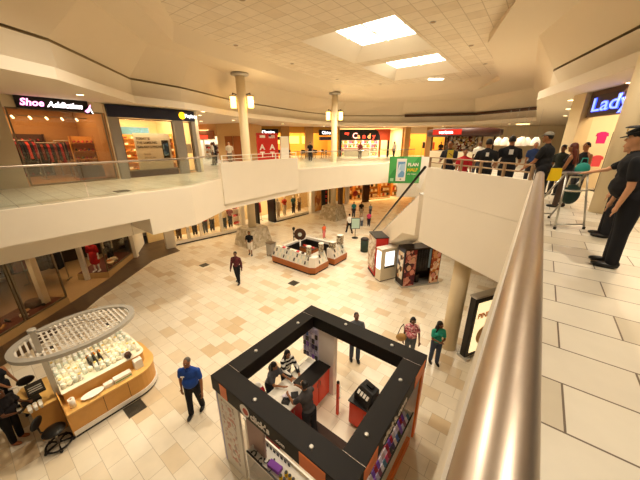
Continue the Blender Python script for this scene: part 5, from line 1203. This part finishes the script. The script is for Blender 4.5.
portrait_panel(.06,.62,.08,1.95,fm_('portrait_left_print',('#8A2E2A','#C87A68','#5A2430','#E0A890','#3A2228')),[(.22,1.6,.11,pk),(.45,1.45,.1,pk2),(.25,1.05,.12,pk2),(.45,.8,.12,pk),(.22,.45,.11,pk)],'left panel of pink toned portraits')
portrait_panel(1.5,L-.06,.08,1.95,fm_('portrait_right_print',('#C87838','#E8C098','#A84A28','#F0D8B8','#D89860')),[(1.75,1.1,.09,pk2),(1.68,.5,.12,pk),(1.85,1.6,.1,pk)],'right panel of orange toned portraits')
cb=MB(); 
for i in range(11): cb.cyl((.66+.07*i,.14+.02*(i%2),.75),(.66+.07*i,.14+.02*(i%2),1.93),.045,black,n=10)
obj('curtain',cb,t); obj('blue_curtain_edge',MB().cyl((1.44,.12,.9),(1.44,.12,1.93),.06,mat('blue_grey_cloth','#7A94A8',.8),n=10),t); obj('seat',MB().cyl((.95,.36,.08),(.95,.36,.5),.16,bz),t); obj('side_picture',MB().box(-.012,.12,.4,-.001,.6,1.8,fm_('booth_side_print',('#E0C8A0','#C89868','#4A3420','#E8DCC4'))),t)
t=thing('trash_can','dark green round trash can left of the vending machine','trash can',(-8.02,15.3,.0005)); gt=mat('dark_green_metal','#24382C',.5)
obj('can_body',MB().lathe((0,0,0),[(.22,0),(.25,.05),(.26,.82)],gt,22),t); obj('lid',MB().lathe((0,0,.82),[(.275,0),(.275,.05),(.2,.12)],black,22),t)
t=thing('sign_stand','floor-standing sign with a pale green poster left of the escalator foot','sign',(-9.9,17.3,.0005),.7)
obj('foot',MB().cyl((0,0,0),(0,0,.03),.24,black,n=20),t); obj('pole',MB().cyl((0,0,.03),(0,0,.75),.025,black),t); obj('sign_frame',MB().box(-.33,-.02,.72,.33,.02,1.55,black),t); obj('poster',MB().box(-.29,-.028,.76,.29,-.0205,1.51,mat('pale_teal_poster','#BBD8CC',.5)),t)
# escalator
ed=Vector((-5.8,8.3)).normalized(); eL=10.126
f=Frame((-3.0,9.5),(-3.0+ed.x*eL,9.5+ed.y*eL)); EW=1.1
t=thing('escalator','beige-sided escalator with black handrails descending from the diagonal parapet','escalator'); t.location=f.w(0,0,0); t.rotation_euler=(0,0,f.rz)
top=lambda a: 5.1-.532*a
tr=MB(); P=[(.06,top(0)),(9.5,max(.06,top(9.5))),(9.9,.06),(9.9,.002),(7.4,.002),(1.75,3.2),(.06,2.6 if False else 3.65)]
n=len(P); EY0,EY1=-EW-.04,0
tr.add([(a,EY1,z) for a,z in P]+[(a,EY0,z) for a,z in P],[tuple(range(n)),tuple(range(2*n-1,n-1,-1))]+[(i,n+i,n+(i+1)%n,(i+1)%n) for i in range(n)],wallc); obj('truss',tr,t)
for y in (-.08,-EW+.06):
    g=MB(); g.add([(.06,y,top(0)+.02),(9.5,y,top(9.5)+.02),(9.5,y,top(9.5)+.78),(.06,y,top(0)+.85),(.06,y+.012,top(0)+.02),(9.5,y+.012,top(9.5)+.02),(9.5,y+.012,top(9.5)+.78),(.06,y+.012,top(0)+.85)],[(0,1,2,3),(7,6,5,4),(0,4,5,1),(2,6,7,3),(1,5,6,2),(3,7,4,0)],glass); obj('glass_balustrade',g,t)
    obj('handrail',MB().tube([(.06,y,top(0)+.92),(9.4,y,top(9.4)+.86),(9.85,y,.75),(9.9,y,.5),(9.7,y,.3)],.045,black,10),t)
st=MB()
for i in range(24): a=.2+.385*i; st.box(a,-EW+.12,top(a)-.02,a+.38,-.14,top(a)+.1,galv)
obj('step_run',st,t)
t=thing('phone_banner','green phone banner with white and yellow words hanging beyond the escalator','banner'); f=Frame((-7.1,16.1),(-5.3,17.45)); f.put(t,0,-.07,4.45)
obj('banner_sheet',MB().box(0,0,0,1.85,.03,1.55,patternmat('green_banner_print',('#3E9A4A','#4CA853','#379044','#58B060'),1.2)),t)
obj('white_sheet',MB().add([(1.85,0,1.55),(2.5,0,1.5),(2.0,0,-.35),(1.7,0,-.2),(1.85,0,0),(1.85,.03,1.55),(2.5,.03,1.5),(2.0,.03,-.35),(1.7,.03,-.2),(1.85,.03,0)],[(4,3,2,1,0),(5,6,7,8,9)]+[(i,5+i,5+(i+1)%5,(i+1)%5) for i in range(5)],white),t)
obj('phone_picture',MB().box(.42,-.03,.12,1.0,-.001,1.42,white),t,.05); obj('phone_screen',MB().box(.5,-.036,.35,.92,-.0305,1.25,patternmat('banner_screen',('#6E9CC8','#A8C8E0','#4A7AAE','#D0E0EC'),3)),t); obj('home_key',MB().cyl((.71,-.036,.24),(.71,-.0305,.24),.05,steel,n=14),t)
text('lettering','PLAN',.26,(1.08,-.01,1.0),(1,0,0),white,t,.004,bold=.008); text('lettering','HALF',.26,(1.08,-.01,.7),(1,0,0),yl,t,.004,bold=.008); text('lettering','OFF TODAY',.1,(1.1,-.01,.5),(1,0,0),white,t,.003)
obj('small_logo',MB().box(.1,-.01,.12,.3,-.001,.3,mat('pale_green_logo','#A8D8A8',.5)),t)
# directory at the lower right
f=Frame((-.68,8.72),(-.2,9.55))
t=thing('lightbox_sign','tall black framed lit advertising panel half hidden by the near parapet','sign'); f.put(t,0,0,.0005); L=1.15
obj('sign_case',MB().box(0,0,.1,L,.2,2.3,black),t,.01); obj('foot',MB().box(.0,-.1,0,.16,.3,.1,galv),t); obj('foot',MB().box(L-.16,-.1,0,L,.3,.1,galv),t); obj('top_rail',MB().box(-.02,-.02,2.3,L+.02,.22,2.36,galv),t)
obj('lit_poster',MB().box(.14,-.012,.25,L-.1,-.001,2.12,glow('cream_poster_glow','#FFE6AE',.9)),t); text('lettering','PINK',.26,(.2,-.018,1.55),(1,0,0),mat('orange_letter','#E08A2A',.5),t,.003,bold=.01)
obj('poster_picture',MB().ball((.62,-.014,.85),(.3,.004,.34),mat('poster_peach','#F0C48C',.5),20,10),t)
# floor grilles
gr=mat('dark_grille','#5A5244',.5,.5)
for i,(x,y,z,lab) in enumerate(((-7.37,1.4,0.0005,'dark square floor grille beside the cosmetics cart'),(-8.75,9.25,.0005,'dark square floor grille in front of the jewellery kiosk'),(-14.4,7.7,.0005,'dark square floor grille left of the man in maroon'),(-11.6,3.6,U+.0005,'dark square floor grille on the upper left gallery'))):
    t=thing('floor_grille',lab,'grille',(x,y,z)); mb=MB()
    for k in range(9): mb.box(-.19+.0425*k,-.2,.002,-.165+.0425*k,.2,.01,gr)
    obj('slat_run',mb,t); obj('grille_frame',MB().box(-.22,-.22,0,.22,-.2,.012,gr).box(-.22,.2,0,.22,.22,.012,gr).box(-.22,-.2,0,-.2,.2,.012,gr).box(.2,-.2,0,.22,.2,.012,gr).box(-.2,-.2,0,.2,.2,.0015,black),t)

# ------------------------------------------------------------------ people on the lower floor
cam_f=(.607,-.795)      # towards the camera
d_=math.radians
person('man in a blue polo shirt and black trousers walking across the lower floor',(-5.93,2.36,.001),(.64,-.77),1.82,'mid','#20479A','#15131A','polo','trousers','crop',hair_g,legs=((-.12,.12),(.14,.06)),arms=((.22,.25,.25,.0),(-.1,.2,.4,.2)),build=1.12,vox=.013,head=(-.25,-.05))
for o in [o for o in COL.objects if o.get('label','').startswith('man in a blue')]:
    obj('belt',MB().lathe((0,0,.98),[(.181,0),(.181,.035)],black,24),o).scale=(1.06,.78,1); obj('name_patch',MB().cbox((.1,.168,1.37),(.09,.012,.025),white),o)
w1,i1=person('woman in dark clothes and sandals looking at her phone at the cart end',(-8.66,-.66,.001),(.75,.66),1.6,'dark','#1E1A1E','#121014','tee','trousers','bun',legs=((.05,.1),(.02,.05)),arms=((.5,.15,1.2,.3),(.55,.15,1.1,.35)),lean=.18,build=1.15,female=True,vox=.014,head=(0,-.35),shoes=mat('tan_sandal','#9A5A34',.6))
p=handpos(w1,i1,1,.1); t=thing('phone','black phone in the hand of the woman at the cart end','phone',(p.x,p.y,p.z+.012),.7); obj('phone_body',MB().box(-.035,-.07,-.005,.035,.07,.005,black),t,.003)
w2,i2=person('person at the left picture edge reaching out an arm over the cart end',(-9.92,-.62,.001),(.8,.6),1.66,'mid','#16141A','#15131A','tank','trousers','tail',legs=((0,0),(0,0)),arms=((.2,.1,.3,0),(.85,.12,.4,.0)),lean=.1,female=True,vox=.016)
p=handpos(w2,i2,1,.13); t=tag(obj('white_tube',MB().cyl((-.03,-.06,0),(.04,.09,.01),.025,white)),'white tube in the outstretched hand at the left picture edge','tube'); t.location=(p.x,p.y,p.z)
person('man in a grey shirt and jeans standing just behind the kiosk frame',(-3.57,6.55,.001),(.62,-.78),1.82,'dark','#55575C','#3C4350','tee','trousers','crop',legs=((.08,.05),(-.04,.02)),arms=((.35,.15,1.35,.55),(.35,.15,1.2,.5)),vox=.015,head=(.1,-.15))
pk_m=patternmat('pink_print_cloth',('#C86A72','#E8A8A8','#7A3A44','#D88890','#F0D0C8','#B04A5A'),22)
w3,i3=person('woman in a pink patterned top with a tan bag right of the kiosk',(-2.18,7.72,.001),(.5,-.87),1.6,'dark','#C86A72','#5A6068','tee','trousers','bob',legs=((.05,.03),(-.05,.03)),arms=((.2,.25,.6,.2),(.05,.2,.2,0)),build=1.15,female=True,vox=.015,topm=pk_m)
t=thing('shoulder_bag','tan shoulder bag at the side of the woman in the pink patterned top','bag',(-2.42,7.5,.72),.5); obj('bag_body',MB().ball((0,0,.13),(.17,.08,.15),mat('tan_bag','#B08A50',.6),18,10),t); obj('strap',MB().tube([(-.12,0,.24),(-.04,.02,.5),(.04,.05,.6),(.1,0,.26)],.012,brown,6),t)
jean_m=mat('faded_jeans','#3E4A5E',.9,noise=.3,nscale=5)
person('woman with long black hair in a teal green top with folded arms',(-1.44,7.98,.001),(.55,-.83),1.62,'dark','#2C9C86','#3E4A5E','tee','trousers','long',legs=((.04,.03),(-.08,.03)),arms=((.3,.12,1.45,.75),(.32,.12,1.4,.75)),female=True,vox=.014,head=(.7,-.05),bottomm=jean_m)
# at the kiosk
person('woman in a black and white striped top leaning on the kiosk counter',(-4.5,4.3,.001),(.95,-.25),1.58,'mid','#F0ECE4','#22242C','long','trousers','long',legs=((-.15,0),(.1,.25)),arms=((.75,.12,.75,.4),(.8,.12,.7,.35)),lean=.3,female=True,vox=.014,head=(-.1,-.3),topm=stripemat('black_white_stripes','#F0ECE4','#15131A',3.2))
person('woman in a grey top with a dark ponytail leaning on the kiosk counter',(-4.5,3.72,.001),(.98,.15),1.58,'mid','#55555A','#22242C','tee','trousers','tail',legs=((-.15,0),(.1,.25)),arms=((.8,.12,.9,.3),(.7,.15,1.0,.35)),lean=.32,female=True,vox=.014,head=(.2,-.25))
person('child in a red top and white cap beside the woman in grey',(-4.48,3.26,.001),(.95,.2),1.22,'mid','#C01A28','#3A3F55','tee','trousers','short',legs=((0,0),(0,0)),arms=((.4,.15,.7,.2),(.4,.15,.7,.2)),lean=.1,vox=.015,hat=('cap',mat('white_cap','#E8E2DA',.7)))
person('kiosk attendant in a dark grey shirt seen from behind bending over the counter',(-3.08,3.62,.014),(-.97,.15),1.74,'mid','#3E3A3A','#15131A','tee','trousers','short',legs=((.0,.05),(-.1,.1)),arms=((.6,.12,.9,.3),(.7,.12,.8,.3)),lean=.28,vox=.014,head=(0,-.3),build=1.05)
# mid-floor
person('man in a maroon checked shirt walking towards the camera',(-11.02,7.55,.001),(.5,-.86),1.76,'dark','#5A1A20','#16141A','long','trousers','short',legs=((.2,.1),(-.18,.15)),arms=((-.1,.15,.2,0),(.15,.15,.3,0)),vox=.019,topm=patternmat('maroon_check',('#5A1A20','#3A1418','#6A2228','#4A161C'),18))
person('man in a black shirt and white shorts beside the near stone plinth',(-13.45,10.35,.001),(.62,-.78),1.62,'mid','#1A1A20','#E8E0D0','tee','shorts','short',legs=((.15,.1),(-.1,.1)),arms=((.3,.12,1.2,.4),(.3,.12,1.1,.4)),vox=.02)
person('small child with black hair in an orange top behind the jewellery kiosk',(-11.74,15.87,.001),(.9,-.3),1.1,'mid','#E2683A','#D87A7A','tee','trousers','short',vox=.02)
FAR=[('man in a white shirt and dark trousers walking past the sign stand',(-10.89,18.05),1.62,'#EDE6DA','#1E1C22','tee','trousers',(-.9,.4),((.35,.1),(-.3,.2)),'short'),
('woman in a turquoise top far off on the lower floor',(-13.18,22.57),1.5,'#2E9AA8','#3A4458','tee','trousers',(-.5,.85),((.1,.05),(-.1,.05)),'bun'),
('person in a black shirt beside the woman in turquoise',(-12.61,23.01),1.5,'#1A181C','#B8A890','tee','shorts',(.5,-.85),((.1,.05),(-.1,.05)),'short'),
('child in a pale blue top far off on the lower floor',(-12.28,24.23),1.1,'#9AB8CC','#4A5468','tee','trousers',(.5,-.85),((0,0),(0,0)),'short'),
('woman in a pink top near the foot of the escalator',(-10.59,20.73),1.25,'#D84A70','#2A2A34','tee','trousers',(.3,-.9),((.1,.05),(-.1,.05)),'bun'),
('small child in white beside the woman in pink',(-11.03,20.3),.95,'#D8D4CC','#5A6474','tee','trousers',(.3,-.9),((0,0),(0,0)),'short')]
for lab,(x,y),h,tc,bc,tk,bk,fc,lg,hr in FAR: person(lab,(x,y,.001),fc,h,'mid',tc,bc,tk,bk,hr,legs=lg,vox=.028,eyes=False)
# ------------------------------------------------------------------ people upstairs
capm=mat('black_cap_cloth','#101014',.7)
person('heavy man in a black uniform and peaked black cap at the right edge',(1.06,5.33,U+.001),(-.85,.1),1.83,'light','#101116','#0E0E14','tee','trousers','short',legs=((0,.03),(.03,.03)),arms=((-.05,.1,.25,.25),(.05,.12,.2,.1)),build=1.3,lean=.2,vox=.013,hat=('police',capm),head=(-.2,-.1))
ap,ai=person('person in black beyond the peaked-cap man resting a hand on the metal stand',(1.2,7.05,U+.001),(-.85,.1),1.72,'light','#121218','#101016','tee','trousers','short',legs=((0,.03),(.05,.03)),arms=((.1,.1,.2,0),(.95,.05,.35,.0)),vox=.014)
greycap=mat('grey_cap_cloth','#8A8478',.8)
mc,mci=person('tall man in a grey cap and black shirt behind the end of the bar rail',(.12,9.3,U+.001),(-.9,.35),1.9,'mid','#141418','#16161C','tee','trousers','crop',legs=((.1,.05),(-.05,.03)),arms=((.35,.12,.5,.1),(.3,.15,.4,.1)),build=1.18,vox=.016,hat=('cap',greycap),lean=.08)
t=tag(obj('back_print',MB().cbox((0,-.168,1.5),(.16,.014,.14),mat('pale_back_print','#A8A098',.7))),'pale print','print') if False else None
wr,wri=person('woman with long auburn hair in a black tank top beside the metal stand',(.62,9.7,U+.001),(-.95,.2),1.64,'mid','#151318','#4A3A30','tank','trousers','long',hair_r,legs=((.1,.05),(-.05,.03)),arms=((.25,.15,.6,.1),(.3,.15,.5,.1)),female=True,vox=.016)
tb=mat('teal_bag_cloth','#1E8A80',.6)
t=thing('teal_bag','teal bag held beside the auburn-haired woman','bag',(.86,9.45,U+.9),.6); obj('bag_body',MB().ball((0,0,.13),(.17,.1,.15),tb,18,10),t); obj('handle',MB().tube([(-.09,0,.22),(-.06,0,.38),(.06,0,.38),(.09,0,.22)],.012,tb,6),t)
person('dark-haired person standing behind the auburn-haired woman',(.98,11.2,U+.001),(-.7,-.6),1.66,'mid','#17151A','#2A2A30','tank','trousers','short',vox=.02)
whp=mat('white_back_print','#D8D4CC',.7)
def back_print(t,h,w=.1,hh=.13): obj('back_print',MB().cbox((0,-.142*h/1.75,1.33*h/1.75),(w,.02,hh),whp),t)
p1,_=person('man in a black shirt with a large white back print at the rail',(-.72,9.7,U+.001),(-.25,.97),1.83,'mid','#121216','#15151A','tee','trousers','short',arms=((.2,.25,.9,.1),(.2,.25,.9,.1)),build=1.15,vox=.018); back_print(p1,1.83)
p2,_=person('man in a black shirt with a small white back print left of the taller one',(-1.2,9.15,U+.001),(-.2,.98),1.75,'mid','#131318','#15151A','tee','trousers','short',arms=((.2,.25,.9,.1),(.2,.25,.9,.1)),build=1.08,vox=.018); back_print(p2,1.75,.07,.1)
person('boy in a red shirt behind the bar rail',(-1.78,9.32,U+.001),(.35,-.94),1.49,'mid','#C0202C','#20242E','tee','trousers','short',arms=((.2,.1,.3,0),(.2,.1,.3,0)),vox=.017)
pm,pmi=person('man in a dark shirt holding a yellow paper beside the boy in red',(-2.25,9.5,U+.001),(-.2,-.95),1.72,'mid','#1E1C22','#20242E','tee','trousers','short',arms=((.4,.15,1.9,.2),(.3,.15,1.2,.4)),vox=.017)
t=tag(obj('yellow_paper',MB().box(-.08,-.01,-.12,.08,.01,.12,mat('yellow_paper','#E8D048',.7))),'yellow paper held by the man beside the boy in red','paper'); q=handpos(pm,pmi,0,.1); t.location=(q.x,q.y-.0,q.z); t.rotation_euler=(.2,0,.4)
person('person in a black and lime top farther back behind the grey-cap man',(.52,12.0,U+.001),(-.5,-.85),1.58,'dark','#20241C','#1A1A20','tee','trousers','bun',vox=.022,eyes=False)
t=tag(obj('yellow_bag',MB().add([(-.13,-.05,0),(.13,-.05,0),(.13,.05,0),(-.13,.05,0),(-.11,-.02,.3),(.11,-.02,.3),(.11,.02,.3),(-.11,.02,.3)],[(0,3,2,1),(4,5,6,7),(0,1,5,4),(1,2,6,5),(2,3,7,6),(3,0,4,7)],yl)),'yellow shopping bag hanging beside the grey-cap man','bag'); t.location=(.36,9.05,U+.75); t.rotation_euler=(0,0,.5)
CR=[('shopper in white walking in the left corridor',(-19.5,12.4),'#E8E2D8','#5A5450',(-.5,-.8)),('shopper in a dark top in the left corridor',(-21.0,13.5),'#2A2420','#20202A',(.7,-.7)),('person in pale clothes beside the nearer tall column upstairs',(-17.3,12.3),'#D8CCB8','#8A7A68',(.6,-.8)),
('person in a white shirt and dark trousers in front of the candy shop',(-12.9,30.2),'#EEE6DA','#1A181C',(-.3,-.9)),('shopper in red and grey in front of the candy shop window',(-15.4,27.2),'#8A3A3A','#6A6460',(-.5,.85)),('shopper in black on the far gallery by the cafe tables',(-17.1,20.9),'#1C1A1E','#2A2A30',(.6,-.8)),
('dark-clothed shopper standing by the far orange-lit shop, left of three',(-8.6,32.2),'#1E1A1A','#20202A',(.5,-.8)),('dark-clothed shopper standing by the far orange-lit shop, middle of three',(-7.9,32.6),'#2A1E1A','#20202A',(-.5,-.8)),('dark-clothed shopper standing by the far orange-lit shop, right of three',(-7.0,33.0),'#1A1A22','#20202A',(.2,-.9)),
('shopper in a brown top left of the dark-canopied kiosk',(-6.2,27.2),'#6A4A34','#2A2A30',(.5,-.8)),('shopper in a white top behind the bar-rail crowd',(-2.4,15.6),'#E2DCD0','#3A3A44',(.3,-.9)),('shopper in a rust top behind the bar-rail crowd',(-1.2,16.4),'#A8522E','#2A2A30',(-.4,-.9)),('shopper in a blue top behind the bar-rail crowd',(-.25,14.3),'#1E3360','#22222A',(.1,-.98))]
for k,(lab,(x,y),tc,bc,fc) in enumerate(CR): person(lab,(x,y,U+.001),fc,1.66+.02*(k%4),('mid','dark','light')[k%3],tc,bc,'tee','trousers',('short','bob')[k%2],vox=.028,eyes=False,legs=((.12,.05),(-.1,.05)))
# folding metal stand with the green bag
t=thing('folding_stand','silver folding stand with a dark green bag hung on it on the upper walkway','stand',(.66,7.36,U+.001),.65)
al=mat('bright_aluminium','#B8B4AC',.35,.9)
for s in (-1,1):
    obj('front_leg',MB().cyl((s*.29,-.12,.02),(s*.2,.06,1.08),.018,al),t); obj('rear_leg',MB().cyl((s*.27,.75,.02),(s*.2,.1,1.05),.018,al),t)
    for y,x in ((-.12,.29),(.75,.27)): obj('rubber_foot',MB().cyl((s*x,y,0),(s*x,y,.05),.026,black),t)
obj('top_bar',MB().box(-.24,.02,1.06,.24,.14,1.1,al),t); obj('cross_bar',MB().cyl((-.28,-.11,.1),(.28,-.11,.1),.014,al).cyl((-.26,.7,.12),(.26,.7,.12),.014,al),t); obj('hinge_bar',MB().cyl((-.22,0,.75),(.22,0,.75),.012,al),t)
b=thing('green_bag','dark green bag with pale stripes hanging inside the silver folding stand','bag',(.62,7.48,U+.5),.65); bg=mat('dark_green_bag','#12302A',.7)
obj('bag_body',MB().ball((0,0,.16),(.17,.11,.2),bg,20,12),b); obj('strap',MB().tube([(-.12,0,.3),(-.1,0,.5),(.1,0,.5),(.12,0,.3)],.015,gm[0],6),b); obj('pale_stripe',MB().tube([(.155*math.cos(a),-.09*math.sin(a)-.03,.24) for a in (0,.5,1,1.57,2.1,2.6,3.14)],.018,gm[0],6),b)

# ------------------------------------------------------------------ daylight and the rest of the mall
w=D.worlds.new('world'); bpy.context.scene.world=w; w.use_nodes=True
bgn=w.node_tree.nodes['Background']; bgn.inputs['Color'].default_value=(1,.88,.72,1); bgn.inputs['Strength'].default_value=.12
sc=bpy.context.scene
sc.view_settings.view_transform='Standard'; sc.view_settings.look='None'; sc.view_settings.gamma=1; sc.view_settings.exposure=.24
sc.view_settings.use_curve_mapping=False
